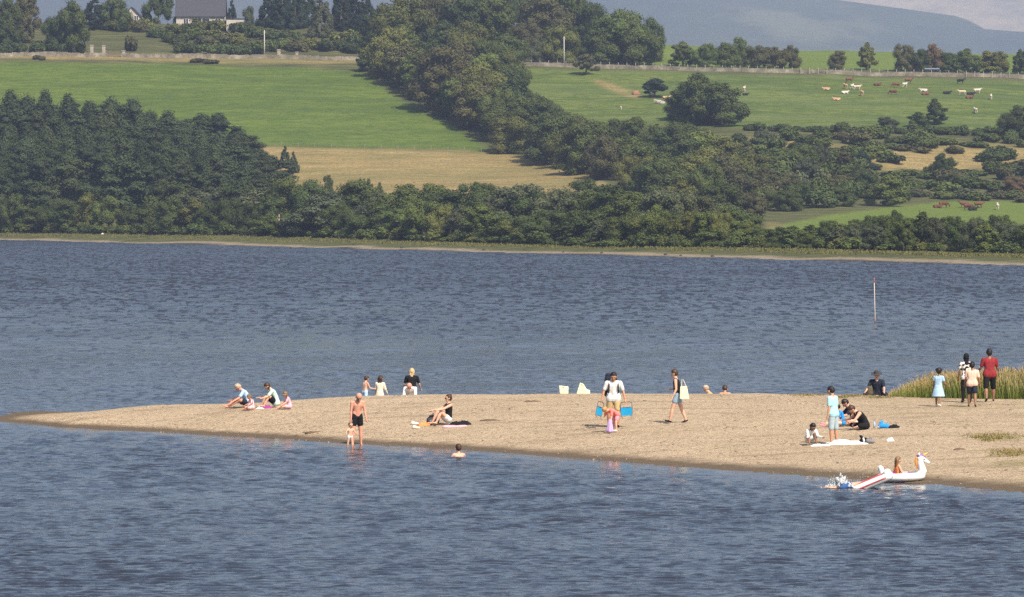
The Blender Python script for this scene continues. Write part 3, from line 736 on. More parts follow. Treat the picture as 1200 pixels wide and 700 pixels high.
def hairm(name, c): return simple('hair_'+name, c, rough=.55, spec=.35, var=.3, scale=25)
HR = {'black': hairm('black', (.012,.010,.010,1)), 'brown': hairm('brown', (.055,.028,.016,1)), 'blond': hairm('blond', (.55,.40,.20,1)), 'grey': hairm('grey', (.42,.34,.25,1)), 'ginger': hairm('ginger', (.50,.26,.09,1)), 'sandy': hairm('sandy', (.20,.12,.06,1))}
EYE = simple('eye_dark', (.02,.015,.012,1), rough=.2); LIP = simple('lips', (.30,.09,.07,1)); BLK = cloth('black', (.014,.014,.016,1))
SHOE_W = cloth('white_shoe', (.75,.72,.68,1)); SHOE_B = cloth('dark_shoe', (.03,.025,.025,1))

def person(label, px, py, h, facing, pose, clothes, skin_='fair', hair=None, build=1.0, hs=1.0, z=None, Y=None, zoff=0, face=False, child=False, root_h=None):
    """pose: lean, lean2 (upper back), head (nod), head_turn, legs [(pitch, splay, knee)] L/R, arms [(pitch, abduct, elbow, in)] L/R"""
    if Y is not None: loc = sp_at(px, Y)
    else: loc = sp_ground(px, py)
    if z is not None: loc.z = z
    P = []; J = {}
    b = build; rot = Matrix.Rotation(facing, 3, 'Z')
    lean, lean2, nod = R(pose.get('lean', 2)), R(pose.get('lean2', 2)), R(pose.get('head', 8)); turn = R(pose.get('turn', 0))
    roll = R(pose.get('roll', 0))
    legL = (.245, .245) if not child else (.215, .215)
    def dirv(a, s, ab=0): return Vector((s*math.sin(R(ab)), math.cos(R(ab))*math.sin(R(a)), -math.cos(R(ab))*math.cos(R(a))))
    up1 = Vector((math.sin(roll), math.sin(lean), math.cos(lean))).normalized(); up2 = Vector((math.sin(roll), math.sin(lean+lean2), math.cos(lean+lean2))).normalized()
    fw2 = Vector((0, math.cos(lean+lean2), -math.sin(lean+lean2)))
    pel = Vector((0,0,0)); waist = pel+up1*.12*h; chest = waist+up2*.11*h; neck = chest+up2*.075*h
    hd = Matrix.Rotation(turn, 3, 'Z') @ Vector((0, math.sin(lean+lean2+nod), math.cos(lean+lean2+nod)))
    hf = Matrix.Rotation(turn, 3, 'Z') @ Vector((0, math.cos(lean+lean2+nod), -math.sin(lean+lean2+nod))); hr_ = hf.cross(hd)
    head = neck+up2*.028*h+hd*.068*h*hs
    J.update(pel=pel, waist=waist, chest=chest, neck=neck, head=head, hd=hd, hf=hf)
    X = Vector((1,0,0))
    for s in (-1, 1):
        P.append((pel+X*s*.045*h*b-up1*.01*h, .060*h*b, waist+X*s*.032*h*b, .050*h*b))
        P.append((waist+X*s*.032*h*b, .050*h*b, chest+X*s*.048*h*b, .055*h*b))
        P.append((chest+X*s*.05*h*b, .055*h*b, neck+X*s*.065*h*b-up2*.035*h, .036*h*b))
    P.append((pel, .06*h*b, chest, .056*h*b))
    P.append((neck-up2*.04*h, .045*h*b, neck+up2*.03*h, .029*h))
    P.append((neck+up2*.02*h, .029*h, head-hd*.02*h, .032*h))
    rh = .062*h*hs
    HP = [(head+hd*.012*h*hs, rh*.93, head-hf*.010*h*hs+hd*.02*h*hs, rh*.95), (head+hf*.008*h*hs, rh*.82, head+hf*.022*h*hs-hd*.045*h*hs, rh*.50)]
    HP.append((head+hf*.060*h*hs+hd*.002*h, .005*h, head+hf*.070*h*hs-hd*.014*h*hs, .010*h*hs))          # nose
    for s in (-1, 1): HP.append((head+hr_*s*.058*h*hs, .009*h*hs, head+hr_*s*.062*h*hs-hd*.014*h*hs, .008*h*hs))   # ears
    P += HP
    lower = []; upper = []; shoes = []; fingers = []; sleeves = []
    for i, s in enumerate((-1, 1)):
        a, ab, kn = pose.get('legs', [(0,4,0),(0,4,0)])[i]
        hip = pel+X*s*.05*h*b-up1*.02*h; knee = hip+dirv(a, s, ab)*legL[0]*h; ank = knee+(Vector((-s*.86,-.30+.18*s,-.10)).normalized() if pose.get('cross') else dirv(a-kn, s, ab*.3))*(legL[1]-.015)*h
        P.append((hip, .052*h*b, knee, .034*h*b)); P.append((knee, .033*h*b, knee+(ank-knee)*.35, .034*h*b)); P.append((knee+(ank-knee)*.35, .034*h*b, ank, .019*h))
        fa = a-kn+pose.get('foot', [90,90])[i]
        if pose.get('cross'): fa = 80
        fd = dirv(min(100, max(fa, 20)), s, 8)
        sole = ank+Vector((0,0,0))-dirv(fa-90, s, 0)*0
        heel = ank+(Vector((0,0,-.004)) if pose.get('cross') else dirv(a-kn, s, 0)*.018*h)
        FP = [(heel-fd*.015*h, .016*h, heel+fd*.085*h, .013*h), (ank, .019*h, heel+fd*.03*h, .017*h)]
        P += FP; shoes.append(FP); lower.append((hip, knee, ank)); J['knee%d' % i] = knee; J['ank%d' % i] = ank
        aa, bb, el, inn = pose.get('arms', [(2,10,12,0),(2,10,12,0)])[i]
        sh = neck+X*s*.105*h*b-up2*.035*h; la = lean if pose.get('armlean') else 0
        elb = sh+dirv(aa, s, bb)*.165*h; fdv = Matrix.Rotation(R(-s*-inn), 3, 'Z') @ dirv(aa+el, s, bb*.6); wr = elb+fdv*.145*h
        P.append((neck+X*s*.06*h*b-up2*.03*h, .035*h*b, sh, .031*h*b)); P.append((sh, .031*h*b, elb, .023*h)); P.append((elb, .023*h, elb+fdv*.05*h, .023*h)); P.append((elb+fdv*.05*h, .023*h, wr, .0145*h))
        palm = wr+fdv*.042*h; P.append((wr, .014*h, palm, .017*h)); P.append((palm, .017*h, palm+fdv*.008*h, .016*h))
        side = Vector((-s*.3, .9, 0)).normalized(); side = (side-fdv*side.dot(fdv)).normalized(); cu = fdv.cross(side)*s
        for q in range(4):
            ln = (.036, .042, .039, .031)[q]*h; st = palm+side*(.012-.008*q)*h
            k1 = st+fdv*ln*.5+cu*.004*h; k2 = k1+(fdv*.7+cu*.6).normalized()*ln*.5
            fingers.append((st, .0052*h, k1, .0048*h)); fingers.append((k1, .0048*h, k2, .0038*h))
        tb = wr+fdv*.014*h+side*.012*h; t1 = tb+(fdv*.6+side*.8).normalized()*.022*h; fingers.append((tb, .007*h, t1, .0056*h)); fingers.append((t1, .0056*h, t1+(fdv*.9+side*.3).normalized()*.018*h, .0045*h))
        upper.append((sh, elb, wr)); J['hand%d' % i] = palm; J['elb%d' % i] = elb; J['sh%d' % i] = sh
    lo = 1e9
    for p in P: lo = min(lo, p[0][2]-p[1], p[2][2]-p[3])
    off = -lo+zoff
    tr = lambda v: rot @ Vector(v)+Vector((0,0,off))
    TP = lambda L: [('m', [tr(v) for v in p[1]], p[2]) if p[0] == 'm' else (tr(p[0]), p[1], tr(p[2]), p[3]) for p in L]
    r = empty('person', tuple(loc)); tag(r, label, 'person', kind=None)
    fused('body', TP(P), max(.0085, .0062*h), SK[skin_], r, extra=TP(fingers))
    infl = lambda p, g: (p[0], p[1]+g, p[2], p[3]+g)
    for kind, mat, *o in clothes:
        L = []; g = .010 if h > 1.3 else .008
        if kind in ('tshirt', 'shirt', 'vest', 'long_top', 'dress', 'swimsuit'):
            L = [infl(p, g) for p in P[:6]]+[infl(P[6], g)]
            if kind != 'swimsuit': L.append((neck-up2*.045*h, .048*h*b+g, neck-up2*.012*h, .030*h*b+g))
            if kind == 'swimsuit': L = [(p[0], p[1]+g*.7, p[2], p[3]+g*.7) for p in P[:4]]+[(P[6][0], P[6][1]+g, P[6][2], P[6][3]+g)]
            fr = {'tshirt': .72, 'shirt': 1.0, 'vest': 0, 'long_top': 1.0, 'dress': .5, 'swimsuit': 0}[kind]
            for i, s in enumerate((-1, 1)):
                sh, elb, wr = upper[i]
                if kind not in ('swimsuit',): L.append((neck+X*s*.055*h*b-up2*.032*h, .036*h*b+g, neck+X*s*.085*h*b-up2*.034*h, .030*h*b+g))
                if fr: L.append((sh, .033*h*b+g, sh+(elb-sh)*fr, .028*h+g*1.6))
                if kind in ('shirt', 'long_top') and (o and o[0] == 'long'): L.append((elb, .025*h+g, wr, .018*h+g))
            if kind == 'tshirt' or kind == 'shirt':
                for s in (-1, 0, 1): L.append((pel+X*s*.045*h*b+up1*.03*h, .064*h*b+g*1.2, pel+X*s*.05*h*b-up1*.012*h, .066*h*b+g*1.9))
            if kind in ('dress', 'long_top'):
                ln = (.20 if kind == 'dress' else .12)*h; wd = o[-1] if o and not isinstance(o[-1], str) else .03
                for i, s in enumerate((-1, 1)):
                    hip, knee, ank = lower[i]; dn = (knee-hip).normalized()
                    L.append((pel+X*s*.03*h, .06*h*b+g, hip+dn*ln+X*s*wd*.6, .05*h+wd))
                if abs(pose.get('legs', [(0,0,0)])[0][0]) < 40:
                    L = L[:-2]; nn_ = 20; vs = []
                    for zc, rx, ry in ((.05*h, .088*h*b+g, .066*h*b+g), (-.05*h, .110*h*b+wd*.35, .088*h*b+wd*.35), (-.02*h-ln, .118*h*b+wd, .098*h*b+wd)):
                        vs += [pel+Vector((rx*math.cos(q*6.2832/nn_)*(1+.05*math.sin(q*2.7)), ry*math.sin(q*6.2832/nn_), zc)) for q in range(nn_)]
                    L.append(('m', vs, [tuple(range(nn_))[::-1][::-1][::-1], tuple(range(2*nn_, 3*nn_))[::-1]] + [(r_*nn_+q, (r_+1)*nn_+q, (r_+1)*nn_+(q+1)%nn_, r_*nn_+(q+1)%nn_) for r_ in (0,1) for q in range(nn_)]))
                else: L.append((pel, .06*h, (lower[0][0]+lower[1][0])/2+(lower[0][1]-lower[0][0]+lower[1][1]-lower[1][0]).normalized()*ln, .055*h+wd*.5))
        elif kind in ('shorts', 'trousers', 'briefs', 'leggings'):
            gg = {'shorts': .016, 'trousers': .014, 'briefs': .006, 'leggings': .006}[kind]*(1 if h > 1.3 else .7)
            fr = {'shorts': o[0] if o else .6, 'trousers': 1, 'briefs': .12, 'leggings': 1}[kind]
            for i, s in enumerate((-1, 1)):
                hip, knee, ank = lower[i]
                L.append((pel+X*s*.045*h*b+up1*.035*h, .055*h*b+gg*.4, pel+X*s*.045*h*b-up1*.01*h, .060*h*b+gg))
                L.append((hip, .053*h*b+gg, hip+(knee-hip)*fr, (.053-.017*fr)*h*b+gg*1.5))
                if kind in ('trousers', 'leggings'): L.append((knee, .036*h*b+gg, knee+(ank-knee)*.9, .023*h+gg))
            L.append((pel+up1*.030*h, .055*h*b+gg*.4, pel, .060*h*b+gg*.6))
        elif kind == 'shoe':
            for FP in shoes:
                fused('shoe', TP([infl(p, .007) for p in FP[:1]]+[(FP[1][0]+(FP[1][2]-FP[1][0])*.5, .022*h*.95, FP[1][2], .022*h)]), .010, mat, r)
            continue
        fused({'vest': 'vest_top', 'long_top': 'tunic'}.get(kind, kind), TP(L), .011, mat, r)
    if hair:
        style, hm = hair; L = []
        c0 = head+hd*.018*h*hs-hf*.012*h*hs
        L = [(c0, rh*1.02, c0+hd*.008*h, rh*.99), (c0-hf*.015*h*hs-hd*.02*h*hs, rh*.88, c0-hf*.012*h*hs, rh*.95)]
        if style == 'fringe': L.append((head+hf*.03*h*hs+hd*.045*h*hs, .022*h*hs, head+hf*.01*h+hd*.05*h*hs, .03*h*hs))
        if style in ('long', 'bob'):
            ln = .17 if style == 'long' else .085
            for s in (-1, 0, 1):
                st = head-hf*.035*h*hs+hr_*s*.035*h*hs; L.append((st, .032*h*hs, st-Vector((0,0,ln*h*hs))-hf*.012*h, .022*h*hs))
        if style == 'bun': bp = head-hf*.055*h*hs+hd*.055*h*hs; L.append((bp, .026*h*hs, bp+hd*.006*h, .024*h*hs))
        if style == 'puffs':
            for s in (-1, 1): bp = head-hf*.02*h*hs+hd*.035*h*hs+hr_*s*.05*h*hs; L.append((bp, .033*h*hs, bp-hd*.006*h, .03*h*hs))
        if style == 'scarf': L += [(head-hd*.02*h, rh*1.05, neck+up2*.01*h, .045*h), (neck+up2*.01*h, .045*h, neck-up2*.04*h, .07*h)]
        if style == 'hat':
            fused('hat', TP([('x')] if False else [(head+hd*.045*h, rh*.98, head+hd*.075*h, rh*.78)]), .011, hm, r)
            mb = MB(); cc = tr(head+hd*.042*h); n_ = (rot @ hd); aa_ = n_.orthogonal().normalized(); bb_ = n_.cross(aa_)
            vs = [cc+(aa_*math.cos(k*.2618)+bb_*math.sin(k*.2618))*.115*h+n_*(-.006+d_) for d_ in (0,.012) for k in range(24)]
            mb.add(vs, [tuple(range(24))[::-1], tuple(range(24,48))]+[(k,(k+1)%24,24+(k+1)%24,24+k) for k in range(24)]); mb.build('hat_brim', hm, r)
            L = []
        if L: fused('headscarf' if style == 'scarf' else 'hair', TP(L), .009, hm, r)
    if face:
        for s in (-1, 1):
            mb = MB(); mb.ball(tr(head+hf*.052*h*hs+hr_*s*.024*h*hs+hd*.008*h*hs), .0075*h*hs, 8, 6); mb.build('eye', EYE, r, True)
        mb = MB(); mb.add(*capsule(tr(head+hf*.052*h*hs-hd*.034*h*hs-hr_*.014*h*hs), .0045*h, tr(head+hf*.052*h*hs-hd*.034*h*hs+hr_*.014*h*hs), .0045*h, 6)); mb.build('mouth', LIP, r, True)
    W = {k: Vector(loc)+tr(v) for k, v in J.items() if k not in ('hd', 'hf')}
    W['hd'] = rot @ hd; W['hf'] = rot @ hf; W['root'] = r; W['loc'] = Vector(loc); W['rot'] = rot; W['rh'] = rh; W['hr'] = rot @ hr_
    return W
def glasses(W):
    mb = MB(); r = W['root']; L = r.location
    for s in (-1, 1):
        c = W['head']-L+W['hf']*W['rh']*.93+W['hr']*s*.024+W['hd']*.012; mb.ball(c, (.019,.019,.015), 8, 6)
    mb.build('sunglasses', BLK, r, True)
def beard(W, m):
    L = W['root'].location; c = W['head']-L+W['hf']*.03-W['hd']*.07
    fused('beard', [(c-W['hr']*.03, .032, c+W['hr']*.03, .032), (c-W['hd']*.01+W['hf']*.01, .035, c+W['hd']*.01, .035)], .009, m, W['root'])

AWAY, LEFT, CAMERA, RIGHT = 0, R(90), R(180), R(-90)
C = dict(lb=cloth('pale_blue', (.42,.58,.80,1)), mint=cloth('mint', (.48,.66,.58,1)), pink=cloth('pink', (.80,.42,.50,1)), cream=cloth('cream', (.74,.66,.52,1)), white=cloth('white', (.66,.66,.65,1)),
         black=BLK, navy=cloth('navy', (.022,.027,.045,1)), aqua=cloth('aqua', (.36,.62,.66,1)), greyb=cloth('grey_blue', (.36,.44,.48,1)), blue=cloth('bright_blue', (.03,.28,.75,1)), sky=cloth('sky_blue', (.38,.55,.74,1)),
         beige=cloth('pink_beige', (.70,.48,.38,1)), red=cloth('dark_red', (.24,.03,.035,1)), coral=cloth('coral', (.85,.22,.20,1)), hot=cloth('rose', (.85,.30,.38,1)), lilac=cloth('lilac', (.50,.36,.62,1)), mustard=cloth('mustard', (.50,.36,.18,1)),
         denim=cloth('denim', (.28,.40,.52,1)), lemon=cloth('pale_yellow', (.74,.72,.46,1)), orange=cloth('orange', (.85,.28,.10,1)), chair=cloth('chair_blue', (.02,.33,.62,1)), grey=cloth('mid_grey', (.22,.22,.24,1)), dgrey=cloth('dark_grey', (.06,.06,.065,1)), peach=cloth('peach', (.80,.45,.33,1)), purple=cloth('purple', (.28,.05,.24,1)), silver=simple('steel', (.30,.30,.31,1), .35, .5, metallic=.8), swimb=cloth('swim_blue', (.05,.11,.28,1)))
def striped(name, a, b, sc, axis=2, shape='WAVE'):
    m = bpy.data.materials.new(name); t = NT(m); tc = t.n('ShaderNodeTexCoord').outputs['Object']
    if shape == 'WAVE': f = t.n('ShaderNodeTexWave', bands_direction='XYZ'[axis], i={'Vector': tc, 'Scale': sc, 'Distortion': 1}).outputs['Fac']
    else: f = t.noise(tc, sc, 2, .5)
    t.out(t.principled(t.ramp(f, [(.47, a), (.53, b)]), .9, spec=.1)); return m
STR_PINK = striped('cloth_pink_stripe', (.75,.20,.28,1), (.82,.72,.70,1), 6, 0)
PATT = striped('cloth_monochrome_pattern', (.015,.015,.016,1), (.72,.66,.62,1), 11, 0, 'N')

# poses
def stand(**k): d = dict(lean=3, lean2=3, head=8, legs=[(3,4,4),(-3,4,2)], arms=[(4,9,12,0),(2,9,14,0)]); d.update(k); return d
SIT_KNEES = dict(lean=8, lean2=24, head=22, legs=[(133,7,108),(129,9,103)], foot=[88,88], arms=[(42,4,38,-25),(38,4,42,-25)])
SIT_FLAT = dict(lean=4, lean2=16, head=20, legs=[(92,9,8),(88,12,14)], foot=[40,40], arms=[(34,8,30,-10),(30,8,34,-10)])
SIT_CROSS = dict(cross=1, lean=10, lean2=26, head=26, legs=[(94,42,118),(94,42,118)], foot=[90,90], arms=[(40,8,45,-20),(40,8,45,-20)])

# ---- group at the left of the spit
person('grey-haired person in a pale blue shirt sitting with legs stretched left', 291, 477.5, 1.70, LEFT+R(12), dict(SIT_FLAT, lean=14, lean2=24, head=24, legs=[(112,8,60),(104,12,40)], arms=[(36,6,28,-12),(30,8,40,-10)]), [('tshirt', C['lb']), ('shorts', C['navy'], .55)], 'pink', ('short', HR['grey']), face=True, build=1.08)
person('small child in red and white stripes sitting before the grey-haired person in pale blue', 296, 480.5, .92, LEFT+R(30), dict(SIT_FLAT, lean=6), [('dress', STR_PINK, .02)], 'tan', ('short', HR['sandy']), hs=1.35, child=True, face=True)
person('dark-haired woman in a mint top and black shorts sitting with raised knees', 323, 477.5, 1.64, LEFT+R(14), SIT_KNEES, [('tshirt', C['mint']), ('shorts', BLK, .6)], 'fair', ('bob', HR['brown']), face=True, build=1.1)
person('small child in pink sitting right of the dark-haired woman in mint', 339, 479.5, 1.05, LEFT+R(20), dict(SIT_FLAT, lean=6), [('tshirt', C['pink']), ('shorts', C['pink'], .7)], 'fair', ('bob', HR['sandy']), hs=1.28, child=True, face=True)
# ---- beyond the ridge, wading on the far side
def back_Y(px, d): return float(spit_col(np.array([float(px)]))[1][0])+d
def behind(label, px, top_py, d, h, facing, pose, clothes, *a, **k):
    Yb = back_Y(px, d); top = HC+slope(px, top_py)[1]*Yb
    Wd = person(label, px, 0, h, facing, pose, clothes, *a, Y=Yb, **k)
    # stand lower in the water or higher on the slope so that the head comes where the photo has it
    hz_ = (Wd['head']+Wd['hd']*Wd['rh']*1.3).z
    dz = top-hz_; Wd['root'].location.z += dz
    for q in Wd:
        if isinstance(Wd[q], Vector) and q not in ('hd','hf','hr'): Wd[q] = Wd[q]+Vector((0,0,dz))
    return Wd
behind('bare-chested boy in blue shorts wading behind the sand ridge', 427.5, 441, 12.5, 1.25, R(-50), stand(arms=[(15,10,45,0),(25,10,55,0)], head=25), [('shorts', C['lb'], .6)], 'fair', ('short', HR['brown']), hs=1.2, child=True)
behind('long-haired girl in a cream cover-up standing behind the sand ridge', 445, 440.5, 12.5, 1.38, R(-20), stand(head=15, arms=[(10,12,20,0),(14,12,25,0)]), [('long_top', C['cream'], 'long', .05)], 'fair', ('long', HR['brown']), hs=1.12)
behind('blonde woman in a black top standing behind the bald man in white', 482.5, 432, 13, 1.66, AWAY, stand(head=12, arms=[(8,17,30,0),(5,19,35,0)]), [('tshirt', BLK), ('trousers', BLK)], 'fair', ('bob', HR['blond']), build=1.12)
behind('bald man in a white shirt bending down behind the sand ridge', 482, 451, 8.5, 1.7, R(172), dict(SIT_CROSS, lean=24, arms=[(30,4,30,-10),(30,4,30,-10)]), [('shirt', C['white'])], 'pink', None, face=True, build=1.1)
behind('fair-haired head of a bather above the ridge right of the walking woman', 836.5, 452.5, 11, 1.7, LEFT, dict(SIT_KNEES, head=10), [('tshirt', C['mustard'])], 'fair', ('short', HR['grey']), face=True)
behind('dark-haired head of a bather above the ridge, right of the fair-haired one', 850, 452.5, 11, 1.7, AWAY, dict(SIT_KNEES, head=0), [], 'tan', ('short', HR['brown']))
Wh = behind('person in a dark brimmed hat and navy top sitting by the long grass', 1028.5, 435.5, 6.5, 1.75, R(165), dict(SIT_CROSS, lean=6, lean2=8, head=4, arms=[(30,16,30,0),(30,18,30,0)]), [('tshirt', C['navy']), ('trousers', C['navy'])], 'fair', ('hat', C['dgrey']), build=1.15, face=True)
# ---- middle of the beach
Yw = F*HC/(520.5-PYH)
Wb = person('bald bare-chested man in black swim shorts wading at the water edge', 418, 520.5, 1.76, R(200), stand(lean=3, lean2=14, head=34, legs=[(2,5,2),(4,5,6)], arms=[(6,8,14,0),(2,7,10,0)]), [('shorts', BLK, .45)], 'pink', None, build=1.05, face=True, Y=Yw, z=-.05)
person('toddler in white swim pants standing in the shallows beside the bald man', 410, 524, .86, R(215), stand(head=5, legs=[(4,7,6),(-3,7,4)], arms=[(25,25,40,0),(10,35,60,0)]), [('briefs', C['white'])], 'fair', ('short', HR['sandy']), hs=1.45, build=1.15, child=True, Y=F*HC/(524.5-PYH), z=-.06, face=True)
Ws = person('woman in sunglasses and a black vest sitting with raised knees on the open sand', 525, 497.5, 1.70, LEFT+R(22), dict(SIT_KNEES, lean=-8, lean2=10, head=2, arms=[(66,6,16,-12),(60,6,18,-12)]), [('vest', BLK), ('shorts', C['white'], .3)], 'fair', ('bun', HR['brown']), face=True); glasses(Ws)
person('bather seen from behind up to the back in the water below the seated woman', 538, 533, 1.62, R(25), stand(head=4, arms=[(25,30,50,0),(25,30,50,0)]), [], 'fair', ('short', HR['brown']), Y=F*HC/(534.5-PYH), z=-1.27)
Wm = person('bearded man in a white T-shirt carrying two blue folding chairs', 719, 501, 1.80, CAMERA, stand(lean=4, lean2=6, head=26, legs=[(8,5,10),(-6,5,4)], arms=[(2,20,8,0),(2,20,10,0)]), [('tshirt', C['white']), ('shorts', C['mustard'], .75), ('shoe', SHOE_B)], 'tan', ('short', HR['black']), build=1.14, face=True); beard(Wm, HR['black'])
Wg = person('girl with ginger hair in a coral top bending over a lilac cloth', 722, 506, 1.22, R(130), dict(lean=52, lean2=26, head=10, legs=[(22,6,22),(10,6,14)], arms=[(8,6,10,0),(14,6,12,0)]), [('tshirt', C['coral']), ('shorts', C['hot'], .6), ('shoe', SHOE_W)], 'fair', ('bob', HR['ginger']), hs=1.15, child=True)
Wk = person('woman in a black crop top and denim shorts walking left across the sand', 794, 496, 1.74, LEFT+R(-8), stand(lean=2, lean2=6, head=16, legs=[(20,3,8),(-16,3,6)], arms=[(-6,12,30,0),(-10,10,95,0)]), [('vest', BLK), ('shorts', C['denim'], .42), ('shoe', SHOE_B)], 'fair', ('bun', HR['brown']), face=True, build=1.06)
# ---- right group
person('girl in a long white top crouching left of the standing man in pale blue', 949, 521, 1.30, R(195), dict(SIT_KNEES, lean=22, lean2=20, head=10), [('long_top', C['white'], 'long', .03)], 'brown', ('bob', HR['black']), hs=1.15, face=True)
Wp = person('man in a pale blue T-shirt and light grey shorts standing by a white towel', 977, 520.5, 1.76, LEFT+R(-35), stand(lean=2, lean2=4, head=20, legs=[(1,4,3),(-2,4,2)], arms=[(-4,8,10,0),(-2,8,20,0)]), [('tshirt', C['aqua']), ('shorts', C['greyb'], .95), ('shoe', C['white'])], 'tan', ('short', HR['black']), build=1.02, face=True)
person('child in a bright blue top sitting behind the standing man with legs stretched left', 988, 501.5, 1.25, LEFT+R(5), dict(SIT_FLAT, lean=6), [('tshirt', C['blue']), ('leggings', C['beige']), ('shoe', C['hot'])], 'tan', ('short', HR['black']), hs=1.15, Y=sp_ground(988,500).y)
person('dark-haired man in a navy top sitting behind the woman in black', 1003, 498.5, 1.74, LEFT+R(12), dict(SIT_CROSS, lean=14, lean2=18, head=26), [('tshirt', C['navy']), ('shorts', C['beige'], .8)], 'pink', ('short', HR['black']), face=True)
person('dark-haired woman in black sitting on the sand facing left', 1014, 503, 1.70, LEFT+R(16), dict(SIT_CROSS, lean=20, lean2=26, head=22), [('vest', BLK), ('leggings', BLK)], 'fair', ('bun', HR['brown']), build=1.18, face=True)
# ---- walkers by the long grass
person('small girl with dark hair puffs in a sky blue dress', 1100, 476.5, 1.33, R(-30), stand(head=6, legs=[(13,7,10),(-13,7,12)], arms=[(0,14,20,0),(14,14,50,0)]), [('dress', C['sky'], .07), ('shoe', SHOE_W)], 'brown', ('puffs', HR['black']), hs=1.2, child=True)
person('woman in a black headscarf and black and white patterned top', 1133, 472, 1.66, AWAY+R(6), stand(head=6, arms=[(5,10,20,0),(20,10,50,0)]), [('tshirt', PATT), ('trousers', BLK), ('shoe', SHOE_B)], 'brown', ('scarf', BLK), build=1.02)
person('boy in a pinkish beige T-shirt and dark shorts seen from behind', 1139.5, 477, 1.48, R(-8), stand(head=8, arms=[(8,12,18,0),(-10,14,22,0)], legs=[(13,4,14),(-12,4,10)]), [('tshirt', C['beige']), ('shorts', C['navy'], .7), ('shoe', SHOE_B)], 'brown', ('short', HR['black']), hs=1.08, build=1.1)
person('man in a dark red polo shirt and black shorts walking away', 1160, 471, 1.80, R(4), stand(head=4, arms=[(8,14,55,-10),(10,14,60,-10)], legs=[(-14,5,12),(15,6,10)]), [('tshirt', C['red']), ('shorts', BLK, 1.0), ('shoe', SHOE_B)], 'brown', ('short', HR['black']), build=1.1)
# ---------------------------------------------------------------- things on the beach
def soft_lump(name, label, cat, loc, prims, mat, group=None, voxel=.014, parts=()):
    r = empty(name, tuple(loc)); tag(r, label, cat, group)
    fused('bag_body' if cat == 'bag' else 'fabric', prims, voxel, mat, r)
    return r
def pt(px, py, dz=0):
    v = sp_ground(px, py); v.z += dz; return v
def crumple(name, label, px, py, L, Wd, Hh, mat, seed, cat='cloth'):
    """a rumpled cloth: low folded sheet with thickness"""
    rs = np.random.RandomState(seed); p = pt(px, py); n = 16
    u, v = np.meshgrid(np.linspace(-1,1,n), np.linspace(-1,1,n)); k = (1-np.clip(np.abs(u),0,1)**4)*(1-np.clip(np.abs(v),0,1)**4)
    zt = Hh*k*(.55+.5*lownoise(u*3, v*3, 3, seed)+.35*lownoise(u*3, v*3, 1.2, seed+1)); zt = np.maximum(zt, .004)
    xx = u*L/2*(1+.08*lownoise(u, v*4, 3, seed+2)); yy = v*Wd/2*(1+.12*lownoise(u*4, v, 3, seed+3))
    X_ = np.stack([xx, yy, zt+.006], -1).reshape(-1,3); B_ = np.stack([xx, yy, zt*0-.05], -1).reshape(-1,3)
    f = grid_faces(n, n); V_ = np.concatenate([X_, B_]); f2 = f[:,::-1]+n*n
    ring = [i for i in range(n)]+[i*n+n-1 for i in range(1,n)]+[n*n-1-i for i in range(1,n)]+[(n-1-i)*n for i in range(1,n-1)]
    sides = [(ring[i], ring[i]+n*n, ring[(i+1)%len(ring)]+n*n, ring[(i+1)%len(ring)]) for i in range(len(ring))]
    o = obj(name, mesh_np(name, V_, np.concatenate([f, f2, np.array(sides)]), True), mat); o.location = p; o.rotation_euler = (0,0,R(rs.uniform(-12,12)))
    tag(o, label, cat); return o
# things beside the seated woman with sunglasses
r = empty('backpack', tuple(pt(507.5, 497.5))); tag(r, 'dark grey round backpack at the feet of the woman in sunglasses', 'bag')
fused('bag_body', [((-.10,0,.13),.13,(.10,0,.13),.12),((-.06,0,.24),.09,(.06,0,.24),.09)], .014, C['dgrey'], r); fused('pocket', [((-.07,-.11,.10),.06,(.07,-.11,.10),.06)], .012, C['grey'], r)
MB().tube([(-.04,.05,.30),(0,.04,.37),(.04,.05,.30)], .012, 6).build('handle', BLK, r)
crumple('towel', 'black garment spread on the sand to the right of the woman in sunglasses', 540, 498, .75, .5, .17, BLK, 3)
crumple('towel', 'orange and red patterned cloth left of the grey round backpack', 497, 498.5, .42, .35, .12, C['orange'], 4)
crumple('towel', 'pink flat cloth under the woman in sunglasses', 536, 499.5, .95, .5, .035, C['pink'], 14)
def shoe_thing(label, px, py, mat, ang):
    r = empty('shoe', tuple(pt(px, py)), ang); tag(r, label, 'shoe'); fused('upper', [((-.09,0,.04),.045,(.10,0,.03),.036),((-.08,0,.08),.038,(-.03,0,.06),.036)], .010, mat, r)
    MB().box((0,0,.006),(.28,.09,.018)).build('sole', C['grey'], r)
shoe_thing('white shoe on the sand, upper one left of the orange cloth', 486, 497.5, SHOE_W, .2); shoe_thing('cream shoe on the sand, lower one left of the orange cloth', 487.5, 502.5, C['cream'], -.2)
crumple('hat', 'small white item beside the child in stripes', 305, 479, .28, .25, .10, C['white'], 7)
crumple('towel', 'dark and red cloth between the two sitting families at the left', 311, 478.5, .5, .3, .12, C['purple'], 8)
def slab(x0, x1, t0, t1, zl, zr, th0, th1):
    v = [(x0,-th0,0),(x1,-th0,0),(x1,th0,0),(x0,th0,0),(t0,-th1,zl),(t1,-th1,zr),(t1,th1,zr),(t0,th1,zl)]
    return ('m', v, [(3,2,1,0),(4,5,6,7),(0,1,5,4),(1,2,6,5),(2,3,7,6),(3,0,4,7)])
DRIFT = simple('drift_weed', (.13,.085,.055,1), var=.3)
